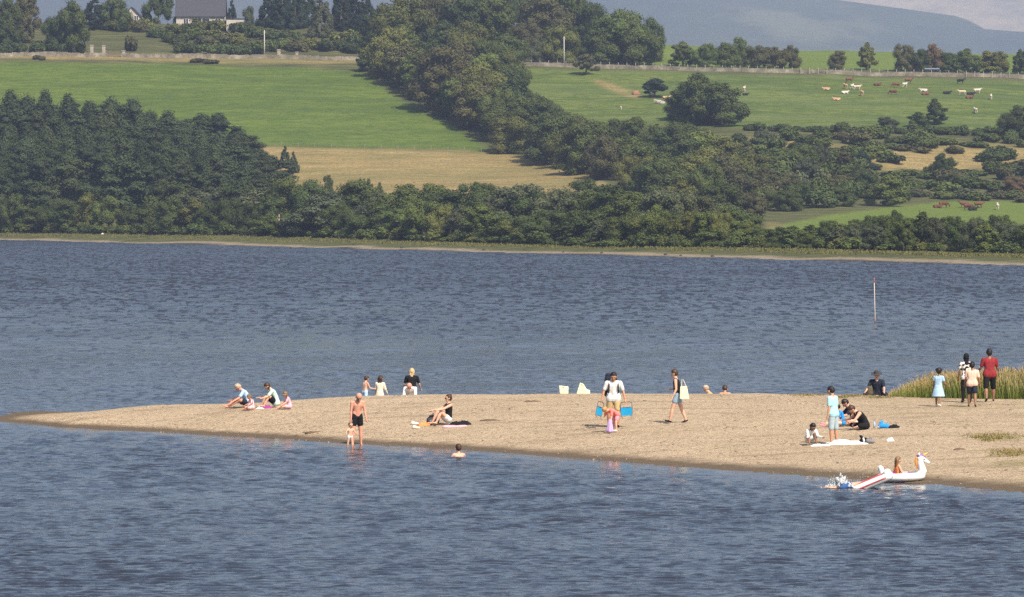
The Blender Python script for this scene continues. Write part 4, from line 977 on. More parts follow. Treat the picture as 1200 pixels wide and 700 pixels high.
for k_, (x_, y_, l_, t_) in enumerate([(624,471,.55,'dark strip of dried weed near the ridge right of the pale bags'),(368,507,.6,'low brown heap of dried weed near the water left of the bald man'),(575,493,.7,'thin dark weed strand right of the black garment'),(1125,527,.35,'small dark weed scrap on the sand right of the unicorn')]): crumple('dried_weed', t_, x_, y_, l_, .25, .05, DRIFT, 60+k_, 'weed')
# pale yellow bags on the ridge
for i, (px, lbl_, w_, h_, tilt) in enumerate([(661,'pale yellow square tote bag standing on the ridge, left one', .34,.26,.08),(683,'pale yellow crumpled tote bag with a strap on the ridge, right one', .42,.36,-.1)]):
    p = sp_at(px, back_Y(px, .5)); r = empty('tote_bag', tuple(p), tilt); tag(r, lbl_, 'bag')
    if i == 0: fused('bag_body', [slab(-.15,.15,-.18,.16,.30,.26,.07,.035)], .012, C['lemon'], r)
    else: fused('bag_body', [slab(-.22,.24,-.10,.02,.40,.36,.10,.03),slab(.0,.26,.10,.26,.18,.13,.09,.03)], .012, C['lemon'], r)
    MB().tube([(-.10,-.02,h_*.75),(-.04,-.06,h_*1.0),(.08,-.03,h_*.7)], .010, 6).build('strap', C['cream'], r)
# backpack on the man's back
L0 = Wm['root'].location; bk = Wm['chest']; r = empty('rucksack', (bk.x-.06, bk.y+.23, bk.z-.30)); tag(r, 'large navy rucksack on the back of the bearded man', 'bag')
fused('bag_body', [((-.13,0,0),.11,(-.13,0,.50),.10),((.10,0,0),.11,(.10,0,.46),.10),((-.12,.02,.60),.09,(.02,.02,.60),.08)], .016, C['navy'], r)
for s in (-1, 1):
    fused('shoulder_strap', [((.06+s*.14,-.10,.40),.022,(.06+s*.14,-.24,.43),.024),((.06+s*.14,-.24,.43),.024,(.06+s*.15,-.365,.28),.024),((.06+s*.15,-.365,.28),.024,(.06+s*.16,-.33,.05),.022)], .011, BLK, r)
def folding_chair(label, loc, rz, tilt):
    r = empty('folding_chair', tuple(loc)); r.rotation_euler = (R(6), tilt, rz); tag(r, label, 'chair', 'blue folding beach chairs')
    mb = MB()
    for i in range(9):      # sagging fabric panel
        a = i/8; mb.box((-.17+.34*a, .012*math.sin(a*math.pi), -.28), (.045,.012,.27))
    mb.build('fabric', C['chair'], r)
    f = MB()
    for s in (-1, 1):
        f.tube([(s*.18,0,0),(s*.19,.0,-.12),(s*.18,0,-.43),(s*.13,-.02,-.50)], .012, 6)
    f.tube([(-.18,0,-.14),(.18,0,-.14)], .011, 6); f.tube([(-.18,0,-.42),(.18,0,-.42)], .011, 6)
    f.build('frame', C['silver'], r); MB().tube([(-.18,0,0),(-.08,0,.03),(.08,0,.03),(.18,0,0)], .012, 6).build('handle', C['dgrey'], r)
h0, h1 = Wm['hand0'], Wm['hand1']; hl, hrr = (h0, h1) if h0.x < h1.x else (h1, h0)
folding_chair('blue folding chair in the right hand of the bearded man, left one in the photo', hl+Vector((-.02,0,-.04)), R(58), R(12)); folding_chair('blue folding chair in the left hand of the bearded man, flat side to the camera', hrr+Vector((.02,0,-.04)), R(4), R(-3))
hg = Wg['hand0']; r = soft_lump('cloth_bundle', 'lilac cloth held down to the sand by the bending girl', 'cloth', (hg.x, hg.y-.04, Wg['loc'].z), [((-.09,0,.04),.05,(-.02,0,.38),.04),((-.02,-.05,.04),.06,(0,0,.38),.04),((.07,-.02,.04),.05,(.01,0,.38),.04),((.02,.06,.04),.05,(.0,.02,.36),.04)], C['lilac'])
# tote of the walking woman
e = Wk['loc']; r = empty('tote_bag', (e.x+.20, e.y-.26, e.z+.80), R(10)); tag(r, 'cream tote bag hanging from the arm of the walking woman', 'bag')
fused('bag_body', [slab(-.14,.17,-.12,.10,.40,.42,.06,.025)], .012, C['lemon'], r); MB().tube([(-.08,0,.38),(-.05,.06,.62),(.0,.07,.62),(.08,0,.38)], .010, 6).build('strap', C['cream'], r)
# bag of the hat wearer
v = Wh['chest']; r = empty('shoulder_bag', (v.x-.27, v.y-.12, v.z-.42)); tag(r, 'brown-green shoulder bag beside the person in the brimmed hat', 'bag'); fused('bag_body', [((0,0,.05),.13,(0,0,.22),.11)], .015, cloth('olive', (.10,.085,.05,1)), r)
MB().tube([(0,-.02,.32),(.10,.0,.50),(.2,.1,.56)], .012, 6).build('strap', BLK, r)
# right group things
crumple('towel', 'long white towel on the sand at the feet of the standing man', 995, 520.5, 1.25, .55, .17, C['white'], 21)
crumple('towel', 'small white towel end left of the standing man', 962, 522.5, .6, .35, .06, C['white'], 22)
r = empty('bag', tuple(pt(1013, 520))); tag(r, 'black bag with a white panel at the right end of the long white towel', 'bag'); fused('bag_body', [((-.05,0,.09),.09,(.05,0,.10),.09),((-.08,.02,.20),.05,(-.12,.04,.24),.03)], .013, BLK, r); fused('panel', [((-.01,-.085,.08),.035,(-.03,-.08,.16),.03)], .010, C['white'], r)
r = empty('bag', tuple(pt(1020, 520))); tag(r, 'grey soft bag right of the black bag on the sand', 'bag'); fused('bag_body', [((-.06,0,.08),.08,(.08,0,.07),.07)], .013, C['grey'], r); MB().tube([(-.05,-.03,.14),(0,-.05,.19),(.05,-.03,.13)], .008, 6).build('handle', BLK, r)
crumple('paper_bag', 'small white paper bag lying alone right of the grey soft bag', 1043.5, 517, .24, .2, .12, C['white'], 23, 'bag')
r = empty('bag', tuple(pt(1036, 502))); tag(r, 'bright blue beach bag right of the woman in black', 'bag'); fused('bag_body', [((-.10,0,.08),.08,(.10,0,.07),.08),((-.08,0,.16),.06,(-.05,0,.22),.04)], .013, C['blue'], r); MB().tube([(-.12,-.04,.1),(-.2,-.1,.03),(-.12,-.12,.04)], .01, 6).build('strap', C['sky'], r)
crumple('jacket', 'black jacket lying right of the bright blue beach bag', 1048, 501.5, .36, .3, .12, BLK, 24)
r = empty('bottle', tuple(pt(1025, 502))); tag(r, 'pale clear drink bottle between the woman in black and the blue bag', 'bottle'); MB().tube([(0,0,0),(0,0,.16),(0,0,.19),(0,0,.22)], [.032,.032,.013,.013], 10).build('bottle_body', C['sky'], r, True); MB().tube([(0,0,.22),(0,0,.245)], .015, 8).build('cap', C['blue'], r)
# ---------------------------------------------------------------- inflatables
VIN = simple('white_vinyl', (.78,.77,.76,1), rough=.28, spec=.5, var=.03, scale=3); VR = simple('red_vinyl', (.55,.07,.08,1), rough=.3, spec=.5, var=.05); VO = simple('orange_vinyl', (.9,.32,.04,1), rough=.3, spec=.5); VP = simple('purple_vinyl', (.30,.10,.42,1), rough=.3, spec=.5); VG = simple('gold_vinyl', (.8,.55,.08,1), rough=.3, spec=.5); VPK = simple('magenta_vinyl', (.45,.06,.30,1), rough=.3, spec=.5)
YU = F*HC/(564.5-PYH); xu = xof(1057, YU)
r = empty('inflatable_unicorn', (xu, YU, .02)); tag(r, 'white inflatable unicorn ring with orange and purple mane at the water edge', 'inflatable'); r.scale = (.9,.9,.80)
ring = []
for k in range(28):
    a0, a1 = k/28*6.2832, (k+1)/28*6.2832
    q = lambda a: (math.cos(a)*.62-.02, math.sin(a)*.48, .14+.03*math.cos(a)); ring.append((q(a0), .145, q(a1), .145))
neckp = [((.55,0,.14),.16,(.66,0,.34),.13),((.66,0,.34),.13,(.58,0,.62),.11),((.58,0,.62),.11,(.60,0,.74),.12)]
fused('ring', ring+neckp, .018, VIN, r, smooth=6)
hd_ = fused('head', [((.58,0,.78),.115,(.70,0,.72),.095),((.70,0,.72),.09,(.84,0,.63),.055)], .014, VIN, r)
for s in (-1, 1):
    MB().ball((.70,s*.098,.76), .022, 8, 6).build('eye', BLK, hd_, True)
    MB().tube([(.55,s*.07,.87),(.54,s*.09,.93),(.56,s*.10,.98)], [.035,.028,.006], 8).build('ear', VIN, hd_, True)
MB().tube([(.66,0,.86),(.73,0,.93),(.82,0,.99)], [.035,.025,.005], 8).build('horn', VG, hd_, True)
fused('mane', [((.47,0,.80),.045,(.45,0,.68),.05),((.45,0,.68),.05,(.47,0,.55),.04),((.48,0,.50),.035,(.52,0,.45),.03)], .012, VO, r); fused('forelock', [((.50,0,.88),.045,(.62,0,.90),.045),((.62,0,.90),.04,(.74,0,.83),.025)], .012, VP, r)
fused('tail', [((-.60,0,.28),.10,(-.66,0,.45),.09)], .015, VIN, r); fused('seat_lining', [((-.40,0,.20),.09,(.36,0,.20),.09)], .02, VPK, r)
person('girl with long brown hair in an orange and pink swimsuit riding the inflatable unicorn', 1053, 560, 1.25, R(-70), dict(SIT_FLAT, lean=-8, lean2=8, head=14, legs=[(100,12,20),(96,14,24)], arms=[(-8,20,8,0),(20,14,30,0)]), [('vest', C['orange']), ('shorts', C['purple'], .5)], 'fair', ('long', HR['sandy']), hs=1.12, Y=YU, z=-.03)
# tilted airbed with red stripes, pushed by a swimmer
YA = F*HC/(571-PYH); xa = xof(1026, YA)
r = empty('inflatable_airbed', (xa, YA, .0), R(-8)); tag(r, 'white inflatable airbed with red stripes tilted up on the unicorn tail', 'inflatable')
tub = []; ry = -R(23)
rotm = Matrix.Rotation(ry, 3, 'Y')
for k in range(5):
    y = -.26+.13*k; tub.append((rotm @ Vector((-.48,y,.13)), .115, rotm @ Vector((.46,y,.13)), .115))
tub.append((rotm @ Vector((.46,-.24,.24)), .10, rotm @ Vector((.46,.24,.24)), .10))
fused('air_chambers', tub, .014, VIN, r, smooth=2)
for y in (-.375, -.13, .0, .13):
    z_ = .13 if y < -.3 else .252
    mb = MB(); m4 = [rotm @ Vector((x, y, z_)) for x in np.linspace(-.45,.40,8)]; mb.tube([tuple(q) for q in m4], .020, 6); mb.build('stripe', VR, r, True)
person('swimmer in blue trunks lying in the water pushing the striped airbed', 995, 570, 1.50, R(-90), dict(lean=82, lean2=4, head=-20, legs=[(-76,6,4),(-82,7,8)], foot=[20,20], arms=[(96,10,8,0),(92,10,8,0)]), [('shorts', C['swimb'], .55)], 'fair', ('short', HR['brown']), Y=YA+.05, z=-.27)
YB = F*HC/(571-PYH); rs = np.random.RandomState(44); pr = []
for k in range(70):
    x0 = rs.normal(.12,.17); hh_ = .30*math.exp(-((x0-.08)/.16)**2)+.03; c_ = Vector((x0, rs.normal(0,.07), rs.uniform(0, hh_))); pr.append((c_, rs.uniform(.02,.05), c_+Vector((rs.normal(0,.03),0,rs.uniform(.01,.07))), rs.uniform(.012,.03)))
for k in range(70): 
    c_ = Vector((rs.normal(.1,.28), rs.normal(0,.15), abs(rs.normal(.06,.13)))); pr.append((c_, .011, c_+Vector((0,.005,.012)), .010))
pr.append((Vector((-.3,0,-.01)), .03, Vector((.6,0,-.01)), .035))
FOAM = bpy.data.materials.new('white_water'); t = NT(FOAM)
t.out(t.n('ShaderNodeBsdfPrincipled', i={'Base Color': (.75,.78,.80,1), 'Roughness': .25, 'Transmission Weight': .45, 'IOR': 1.33}).outputs[0])
o = fused('water_splash', pr, .010, FOAM, None, smooth=1); o.location = (xof(982, YB), YB, 0); tag(o, 'white splash kicked up at the feet of the swimmer behind the airbed', 'splash')
bake_all()
# marker pole in the lake
p = at(1025.5, 379, F*HC/(379-PYH)); s_ = (379-PYH)/HC
r = empty('marker_pole', (p.x, p.y, -.1)); tag(r, 'thin white marker pole with a red top standing in the lake', 'pole')
MB().tube([(0,0,-2.5),(0,0,.4),(-.06,0,2.75)], .028, 8).build('pole', simple('pole_white', (.50,.45,.40,1), var=.15), r, True)
MB().tube([(-.06,0,2.75),(-.07,0,2.98)], .030, 8).build('top_band', simple('pole_red', (.42,.13,.09,1)), r, True); MB().ball((-.07,0,3.02), .05, 8, 6).build('finial', simple('pole_red', (.42,.13,.09,1)), r, True)
MB().tube([(.0,0,.08),(-.008,0,.45)], .032, 8).build('lower_band', simple('pole_rust', (.35,.14,.08,1)), r, True)
# ---------------------------------------------------------------- cattle
def cow_mat(name, a, b, th):
    m = bpy.data.materials.new(name); t = NT(m); tc = t.n('ShaderNodeTexCoord').outputs['Object']
    f = t.noise(tc, 1.3, 2, .4); t.out(t.principled(t.ramp(f, [(th-.01, a), (th+.01, b)]), .8, spec=.15)); return m
TANC=(.48,.30,.18,1); CRM=(.50,.41,.29,1); REDC=(.15,.062,.040,1); BRN=(.11,.045,.028,1); BLC=(.015,.014,.016,1); WHT=(.52,.48,.41,1)
CM = dict(tan=cow_mat('coat_tan', TANC, CRM, .58), cream=cow_mat('coat_cream', CRM, WHT, .5), red=cow_mat('coat_red', REDC, TANC, .72), brown=cow_mat('coat_dark_brown', BRN, REDC, .6), black=cow_mat('coat_black', BLC, (.03,.028,.03,1), .6), white=cow_mat('coat_white', WHT, CRM, .65), blackwhite=cow_mat('coat_black_white', BLC, WHT, .62), tanwhite=cow_mat('coat_tan_white', WHT, TANC, .55))
def cow_prims(lying, graze):
    z0 = .42 if lying else .98; P = []
    P += [((-.72,0,z0+.02),.27,(-.2,0,z0-.02),.33),((-.2,0,z0-.02),.34,(.35,0,z0-.02),.34),((.35,0,z0-.02),.34,(.68,0,z0+.05),.27),((-.78,0,z0+.12),.17,(.5,0,z0+.22),.12)]
    if graze: nk = [((.68,0,z0+.10),.20,(1.05,0,z0-.20),.14),((1.05,0,z0-.20),.14,(1.20,0,z0-.48),.12)]; hd_ = [((1.18,0,z0-.48),.13,(1.28,0,z0-.74),.075)]; er = Vector((1.16,0,z0-.40))
    else: nk = [((.68,0,z0+.12),.20,(1.00,0,z0+.35),.13)]; hd_ = [((1.00,0,z0+.40),.13,(1.30,0,z0+.24),.075)]; er = Vector((.98,0,z0+.48))
    P += nk+hd_
    for s in (-1, 1): P.append((er+Vector((0,s*.10,0)), .035, er+Vector((-.04,s*.25,.02)), .04))
    P.append(((-.95,0,z0+.20),.035,(-1.0,0,z0-.30),.03)); P.append(((-1.0,0,z0-.30),.03,(-1.0,0,z0-.40),.05))
    if not lying:
        for s in (-1, 1):
            P += [((.50,s*.17,.80),.14,(.52,s*.17,.42),.07),((.52,s*.17,.42),.07,(.52,s*.17,.04),.05)]
            P += [((-.66,s*.17,.88),.19,(-.60,s*.18,.60),.11),((-.60,s*.18,.60),.10,(-.80,s*.18,.42),.06),((-.80,s*.18,.42),.058,(-.76,s*.18,.04),.05)]
        P.append(((-.42,0,.66),.13,(-.30,0,.62),.12))
    else:
        for s in (-1, 1): P += [((.45,s*.28,.18),.11,(.80,s*.30,.09),.06),((-.62,s*.30,.22),.19,(-.20,s*.40,.12),.10),((-.2,s*.4,.1),.07,(-.55,s*.45,.07),.05)]
    return P
COWM = {}
for key, (ly, gz) in {'stand': (0,0), 'graze': (0,1), 'lie': (1,0)}.items():
    o = fused('body', cow_prims(ly, gz), .045, CM['tan'], None, smooth=3); bake_all(); COWM[key] = o.data; bpy.data.objects.remove(o)
def cow(px, py, kind, coat, ang, label, k=1.0):
    p = ground(px, py); o = bpy.data.objects.new('cow', COWM[kind]); link(o); o.location = (p.x, p.y, p.z-.03); o.rotation_euler = (0,0,ang); o.scale = (k*1.1,)*3
    o.material_slots[0].link = 'OBJECT'; o.material_slots[0].material = CM[coat]; tag(o, label, 'cow', 'cattle in the right hand fields')
for a in [(968,106,'lie','tan',2.9,'tan cow lying at the left end of the herd'),(980,118,'lie','tan',3.0,'tan cow lying lowest at the left of the herd'),(990.5,104.5,'stand','tan',1.9,'tan cow standing end-on under the red-brown one'),(995,97,'stand','red',.3,'red-brown cow standing highest at the left of the herd'),(998.5,105,'stand','white',1.2,'white cow standing between the end-on tan cow and the cream one'),(1004.5,106,'stand','cream',.1,'cream cow standing side-on at the left part of the herd'),(990,110,'lie','white',.4,'white cow lying under the standing left group'),(1010,112.5,'stand','tan',1.7,'tan cow standing end-on with its rear to the camera'),
          (1028,100.5,'lie','brown',.2,'dark brown cow lying between the left group and the red pair'),(1050,103,'graze','red',3.1,'large red-brown cow grazing side-on'),(1060,103,'stand','white',.9,'white-faced cow standing against the large red-brown cow'),(1064.5,98,'stand','red',.1,'red cow behind the white-faced cow'),(1046.5,111.5,'graze','brown',3.0,'very dark red cow standing alone below the red pair'),(1082,107.5,'lie','white',3.0,'white cow lying behind a red one in the middle'),(1084.5,111.5,'lie','red',.1,'red cow lying before the white one in the middle'),(1109.5,110.5,'lie','black',.1,'black cow lying left of the cream standing cow'),
          (1125.5,98.5,'stand','black',.1,'large black cow standing near the stone wall'),(1127,112,'stand','cream',3.1,'cream cow standing side-on at the right of the herd'),(1137.5,111.5,'lie','black',.2,'black cow lying right of the cream standing cow'),(1136,115.5,'lie','red',.1,'red cow lying below the black one at the right'),(1145,110,'stand','white',.2,'white cow standing behind the lying black and red ones'),(1161,117,'stand','cream',1.4,'pale cow standing end-on at the far right of the herd'),(1143,133,'stand','tanwhite',1.8,'white and tan cow standing lowest of the herd'),(872,107.5,'stand','cream',1.3,'cream cow standing right of the thorn clump'),(873.5,112,'lie','black',.3,'black calf lying under the cream cow right of the thorn clump',.8),(781,116,'lie','tan',.2,'tan cow lying right of the small thorn tree'),(727.5,129,'graze','white',1.5,'white animal standing alone in the middle of the field',.7),
          (1099,244,'lie','brown',.1,'dark brown cow lying leftmost in the lower field'),(1106,244,'graze','brown',.2,'dark brown cow grazing at the left of the lower field'),(1130,244,'stand','red',3.0,'red cow at the left of the trio in the lower field'),(1135,246.5,'graze','brown',.2,'dark red cow standing behind the black one in the lower field'),(1140,247,'lie','black',.1,'black cow lying in front of the lower field trio'),(1147,244,'stand','red',.2,'red cow right of the black one in the lower field'),(1169,246,'stand','white',1.5,'white cow standing end-on alone in the lower field')]:
    cow(*a)
# ---------------------------------------------------------------- walls, fence, gate
STONE = bpy.data.materials.new('dry_stone'); t = NT(STONE); geo = t.n('ShaderNodeNewGeometry').outputs['Position']
vn = t.ramp(t.noise(geo, 2.6, 3, .7), [(.3,.15),(.7,1)]); nn = t.noise(geo, .35, 4, .6)
t.out(t.principled(t.mix(.45, t.ramp(nn, [(.35, (.10,.09,.06,1)), (.5, (.22,.19,.14,1)), (.65, (.45,.40,.31,1))]), t.mix(1, vn, (.35,.31,.25,1), 'MULTIPLY')), .95, spec=.1))
def wall(name, label, pts, hm, th=.6, gaps=()):
    """rubble wall following the ground, uneven coping"""
    rs = np.random.RandomState(len(pts)*7); mb = MB(); G = [ground(*p) for p in pts]; q = []
    for a, b in zip(G[:-1], G[1:]):
        n = max(2, int((b-a).length/1.1))
        for i in range(n): q.append(a.lerp(b, i/n))
    q.append(G[-1])
    for a, b in zip(q[:-1], q[1:]):
        if any(g0 < pxof(a.x, a.y) < g1 for g0, g1 in gaps): continue
        za, zb = tz(a.x, a.y), tz(b.x, b.y); h_ = hm*rs.uniform(.82,1.08); c = (a+b)/2; L = (b-a).length
        d = b-a; mb.box((c.x, c.y, (za+zb)/2+h_/2-.25), (L*1.004, th*rs.uniform(.85,1), h_+.5), math.atan2(d.y, d.x), -math.atan2(zb-za, math.hypot(d.x,d.y)))
        for s in range(3):
            cc = a.lerp(b, (s+.5)/3); mb.box((cc.x, cc.y, (za+zb)/2+h_+.06), (L/3.3, th*.7, .22*rs.uniform(.5,1.5)), math.atan2(d.y, d.x), rs.uniform(-.1,.1))
    o = mb.build(name, STONE); tag(o, label, 'wall'); return o
wall('stone_wall', 'long grey dry stone wall along the top of the left green field', [(-90,66),(0,66.5),(108,67),(200,68),(300,68.5),(425,71)], 1.0, gaps=[(123,142)])
wall('stone_wall', 'long pale dry stone wall along the top of the cattle field', [(590,77.5),(700,80),(800,83),(900,85.5),(1000,88),(1100,90),(1240,94)], .95)
def pillar(px, py, w_, h_, l): 
    p = ground(px, py); r = empty('gate_pillar', tuple(p)); tag(r, l, 'pillar'); MB().box((0,0,h_/2-.2),(w_,w_,h_+.4)).build('shaft', simple('pale_stone', (.36,.30,.25,1), var=.25, scale=3), r); MB().box((0,0,h_+.12),(w_*1.25,w_*1.25,.22)).build('cap', simple('pale_stone', (.36,.30,.25,1)), r)
for a in [(108,66.5,.9,3.0,'tallest stone gate pillar at the left end of the gateway'),(122,66,.9,2.8,'second stone gate pillar beside the field gate'),(145,67,.9,1.6,'short stone pillar at the right end of the gateway'),(327,68.5,.9,2.3,'stone gate pillar in the wall below the garden hedge'),(348,68.5,.8,1.6,'shorter stone pillar right of the one below the garden hedge')]: pillar(*a)
p, q = ground(124,66), ground(143,67); r = empty('field_gate', tuple(p), math.atan2(q.y-p.y, q.x-p.x)); tag(r, 'brown wooden field gate between the stone pillars at the top left', 'gate'); L = math.hypot(q.x-p.x, q.y-p.y)
WOOD = simple('weathered_wood', (.22,.16,.12,1), scale=4)
for k in range(5): MB().box((L/2,0,.25+.27*k),(L,.08,.11)).build('bar', WOOD, r)
for x in (0.1, L-.1): MB().box((x,-.07,.8),(.12,.08,1.5)).build('stile', WOOD, r)
# post and wire fence behind the right wall
r = empty('wire_fence', tuple(ground(600,76))); tag(r, 'post and wire fence running just behind the pale stone wall', 'fence'); o0 = r.location.copy(); wires = MB(); prev = None; pm = MB().box((0,0,.7),(.13,.13,2.0)).mesh('post'); pm.materials.append(simple('post_grey', (.40,.36,.30,1), var=.2))
for k in range(62):
    px = 592+k*10.2; g = ground(px, float(np.interp(px,[590,700,800,900,1000,1100,1240],[77.5,80,83,85.5,88,90,94]))); g.y += 1.6; g.z = tz(g.x, g.y)
    o = bpy.data.objects.new('post', pm); link(o, r); o.location = g-o0
    if prev:
        for zz_ in (.9,1.25,1.6): wires.tube([prev-o0+Vector((0,0,zz_-.2)), g-o0+Vector((0,0,zz_-.2))], .02, 4)
    prev = g
wires.build('wire', C['silver'], r)
# second fence along the foot of the left field
r = empty('wire_fence', tuple(ground(330,172))); tag(r, 'low post fence between the left green field and the straw field', 'fence'); o0 = r.location.copy(); wires = MB(); prev = None
pm2 = MB().box((0,0,.5),(.11,.11,1.4)).mesh('post'); pm2.materials.append(simple('post_brown', (.24,.20,.15,1), var=.2))
for k in range(14):
    px = 330+k*19.5; g = ground(px, float(np.interp(px,[330,560,600],[172,178,180]))); o = bpy.data.objects.new('post', pm2); link(o, r); o.location = g-o0
    if prev:
        for zz_ in (.6,1.1): wires.tube([prev-o0+Vector((0,0,zz_)), g-o0+Vector((0,0,zz_))], .015, 4)
    prev = g
wires.build('wire', C['silver'], r)
def utility(px, py, hpx, l, rad=.16):
    p = ground(px, py); h_ = hpx*p.y/F; r = empty('utility_pole', tuple(p)); tag(r, l, 'pole'); MB().tube([(0,0,-.5),(0,0,h_)], [rad,rad*.75], 8).build('pole', simple('pole_pale', (.50,.47,.42,1), var=.1, scale=1), r, True); MB().box((0,0,h_-.5),(1.2,.12,.12),.4).build('crossarm', WOOD, r)
utility(310,67.5,32,'pale utility pole at the wall below the garden hedge'); utility(661,77,34,'tall pale utility pole at the wall below the crest wood'); utility(343,34,17,'short utility pole before the dark conifers'); utility(709.5,60,14,'short pale pole in front of the very large rounded tree'); utility(547,40,18,'pale pole among the trees of the crest wood'); 
# dead stem on the shore, bare stems
for px, py, h_, l in [(329,277,26,'pale bare tree stem at the edge of the far shore belt'),(729,287.5,9,'short pale post on the far shore under the willows'),(801,285,24,'thin pale tree stem among the silvery willows'),(765,287,15,'short pale tree stem left of the silvery willows'),(1048,293,14,'pale thin stem in the right shore thicket'),(980,290,20,'pale stem at the left part of the right shore thicket')]:
    p = ground(px, py-1); hh_ = h_*p.y/F; mb = MB(); mb.tube([(0,0,-.3),(.05,0,hh_*.5),(-.1,.1,hh_)], [.19,.15,.06], 7); mb.tube([(.03,0,hh_*.45),(.5,0,hh_*.7)], [.07,.02], 5); mb.tube([(0,0,hh_*.6),(-.4,.1,hh_*.85)], [.06,.02], 5); p.y -= 5.5; p.z = tz(p.x, p.y); o = mb.build('dead_tree', simple('bleached_wood', (.40,.30,.22,1)), None, True); o.location = p; tag(o, l, 'tree stem')
# boulders in the field and on the shore
def rock(px, py, s, l, col=(.34,.31,.27,1), g=None):
    p = ground(px, py); rs = np.random.RandomState(int(px)); mb = MB(); mb.ball((0,0,.1*s), (.55*s,.45*s,.4*s), 9, 6); mb.v = [tuple(np.array(v)*(1+rs.uniform(-.15,.15))) for v in mb.v]; o = mb.build('boulder', simple('rock_%d' % int(col[0]*100), col)); o.location = p; tag(o, l, 'boulder', g)
for i, (x, y, s) in enumerate([(768,119,1.4),(772,121,1.8),(776,122,1.5),(763,112,1.2)]): rock(x, y, s, 'pale boulder in the cluster under the small thorn tree', g='pale boulders under the small thorn tree')
rock(745,111,2.2,'flat heap of red earth left of the small thorn tree', (.30,.15,.095,1))
for x, y, s in [(x, y, s*.5) for x, y, s in [(120,275,1.2),(20,271,.9),(415,287.5,1.3),(471,291,1.3),(567,293.5,1.2),(615,293.5,.9),(780,299,1.1),(798,300,.8),(835,301,1.0),(705,297,.9),(660,296,.8)]]: rock(x, y, s, 'dark stone lying on the sandy far shoreline' if x > 130 else 'pale stone on the far shore grass at the left', (.05,.045,.04,1) if x > 130 else (.6,.58,.5,1), 'dark stones on the far shoreline' if x > 130 else 'pale stones on the left shore grass')
# ---------------------------------------------------------------- houses
RENDER_W = simple('white_render', (.50,.45,.38,1), var=.06, scale=1); SLATE = bpy.data.materials.new('slate'); t = NT(SLATE); tc = t.n('ShaderNodeTexCoord').outputs['Object']
bk_ = t.n('ShaderNodeTexBrick', i={'Vector': t.mapping(tc,(1,1,1),(R(90),0,0)), 'Scale': 1.6, 'Color1': (.030,.032,.042,1), 'Color2': (.048,.05,.062,1), 'Mortar': (.03,.03,.035,1)}).outputs['Color']; t.out(t.principled(bk_, .55, spec=.4))
GLS = simple('window_glass', (.03,.035,.04,1), rough=.08, spec=.6); FRM = simple('window_frame_white', (.7,.68,.64,1))
def house(label, px0, px1, py, wall_h, rise, depth, gable, wins, chim=True, rz=0):
    a, b = ground(px0, py), ground(px1, py); Y = (a.y+b.y)/2; z0 = min(a.z,b.z)-.2; L = (px1-px0)*Y/F; c = ((a.x+b.x)/2, Y, z0)
    r = empty('house', c, rz); tag(r, label, 'house'); D = depth
    if not gable:   # ridge parallel to the camera
        v = [(x,y,z) for x in (-L/2,L/2) for y,z in ((-D/2,-1),(-D/2,wall_h),(0,wall_h+rise),(D/2,wall_h),(D/2,-1))]
        MB().add(v, [(0,1,2,3,4),(9,8,7,6,5),(0,5,6,1),(4,3,8,9)]).build('wall', RENDER_W, r)
        rf = MB(); o_ = .45
        for s in (-1, 1):
            p0 = Vector((0,s*(D/2+o_),wall_h-o_*rise/(D/2))); p1 = Vector((0,0,wall_h+rise)); n_ = Vector((0,s*rise,D/2)).normalized()*.18
            vv = [Vector((x,0,0))+p+q for x in (-L/2-o_,L/2+o_) for p in (p0,p1) for q in (n_*.15,n_)]
            rf.add(vv, [(0,1,3,2),(4,6,7,5),(0,4,5,1),(2,3,7,6),(1,5,7,3),(0,2,6,4)])
        ro = rf.build('roof', SLATE, r)
        MB().box((0,-D/2-.35,wall_h-.28),(L+.8,.12,.14)).build('gutter', simple('gutter', (.05,.05,.05,1)), r)
    else:
        v = [(x,y,z) for y in (-D/2,D/2) for x,z in ((-L/2,-1),(-L/2,wall_h),(0,wall_h+rise),(L/2,wall_h),(L/2,-1))]
        MB().add(v, [(0,4,3,2,1),(5,6,7,8,9),(0,1,6,5),(4,9,8,3)]).build('wall', RENDER_W, r)
        rf = MB(); o_ = .4
        for s in (-1, 1):
            p0 = Vector((s*(L/2+o_),0,wall_h-o_*rise/(L/2))); p1 = Vector((0,0,wall_h+rise)); n_ = Vector((s*rise,0,L/2)).normalized()*.18
            vv = [Vector((0,y,0))+p+q for y in (-D/2-o_,D/2+o_) for p in (p0,p1) for q in (n_*.15,n_)]
            rf.add(vv, [(0,1,3,2),(4,6,7,5),(0,4,5,1),(2,3,7,6),(1,5,7,3),(0,2,6,4)])
        ro = rf.build('roof', SLATE, r)
    if chim: ch = MB().box((-L*.3,0,wall_h+rise+.5),(.9,.7,1.6)).build('chimney', simple('pale_stone', (.36,.30,.25,1)), ro)
    for x, z, ww, hh_ in wins:
        f = MB(); 
        for dx in (-ww/2, 0, ww/2): f.box((x+dx,-D/2-.05,z),(.12,.10,hh_+.12))
        for dz in (-hh_/2, hh_/2): f.box((x,-D/2-.055,z+dz),(ww+.12,.10,.12))
        fo = f.build('window', FRM, r); MB().box((x,-D/2-.02,z),(ww-.05,.04,hh_-.05)).build('pane', GLS, fo)
    return r
house('long white cottage with a dark slate roof at the top left', 208, 264, 33, 3.9, 5.6, 9, False, [(-4.2,2.0,1.4,1.8),(.5,1.9,4.6,2.2),(5.2,2.0,1.6,1.8)])
house('white gable-ended house partly hidden by trees left of the slate-roofed cottage', 142, 170, 27, 3.9, 3.8, 10, True, [(1.4,4.6,1.2,1.3),(-1.8,3.4,1.0,1.1)], False)
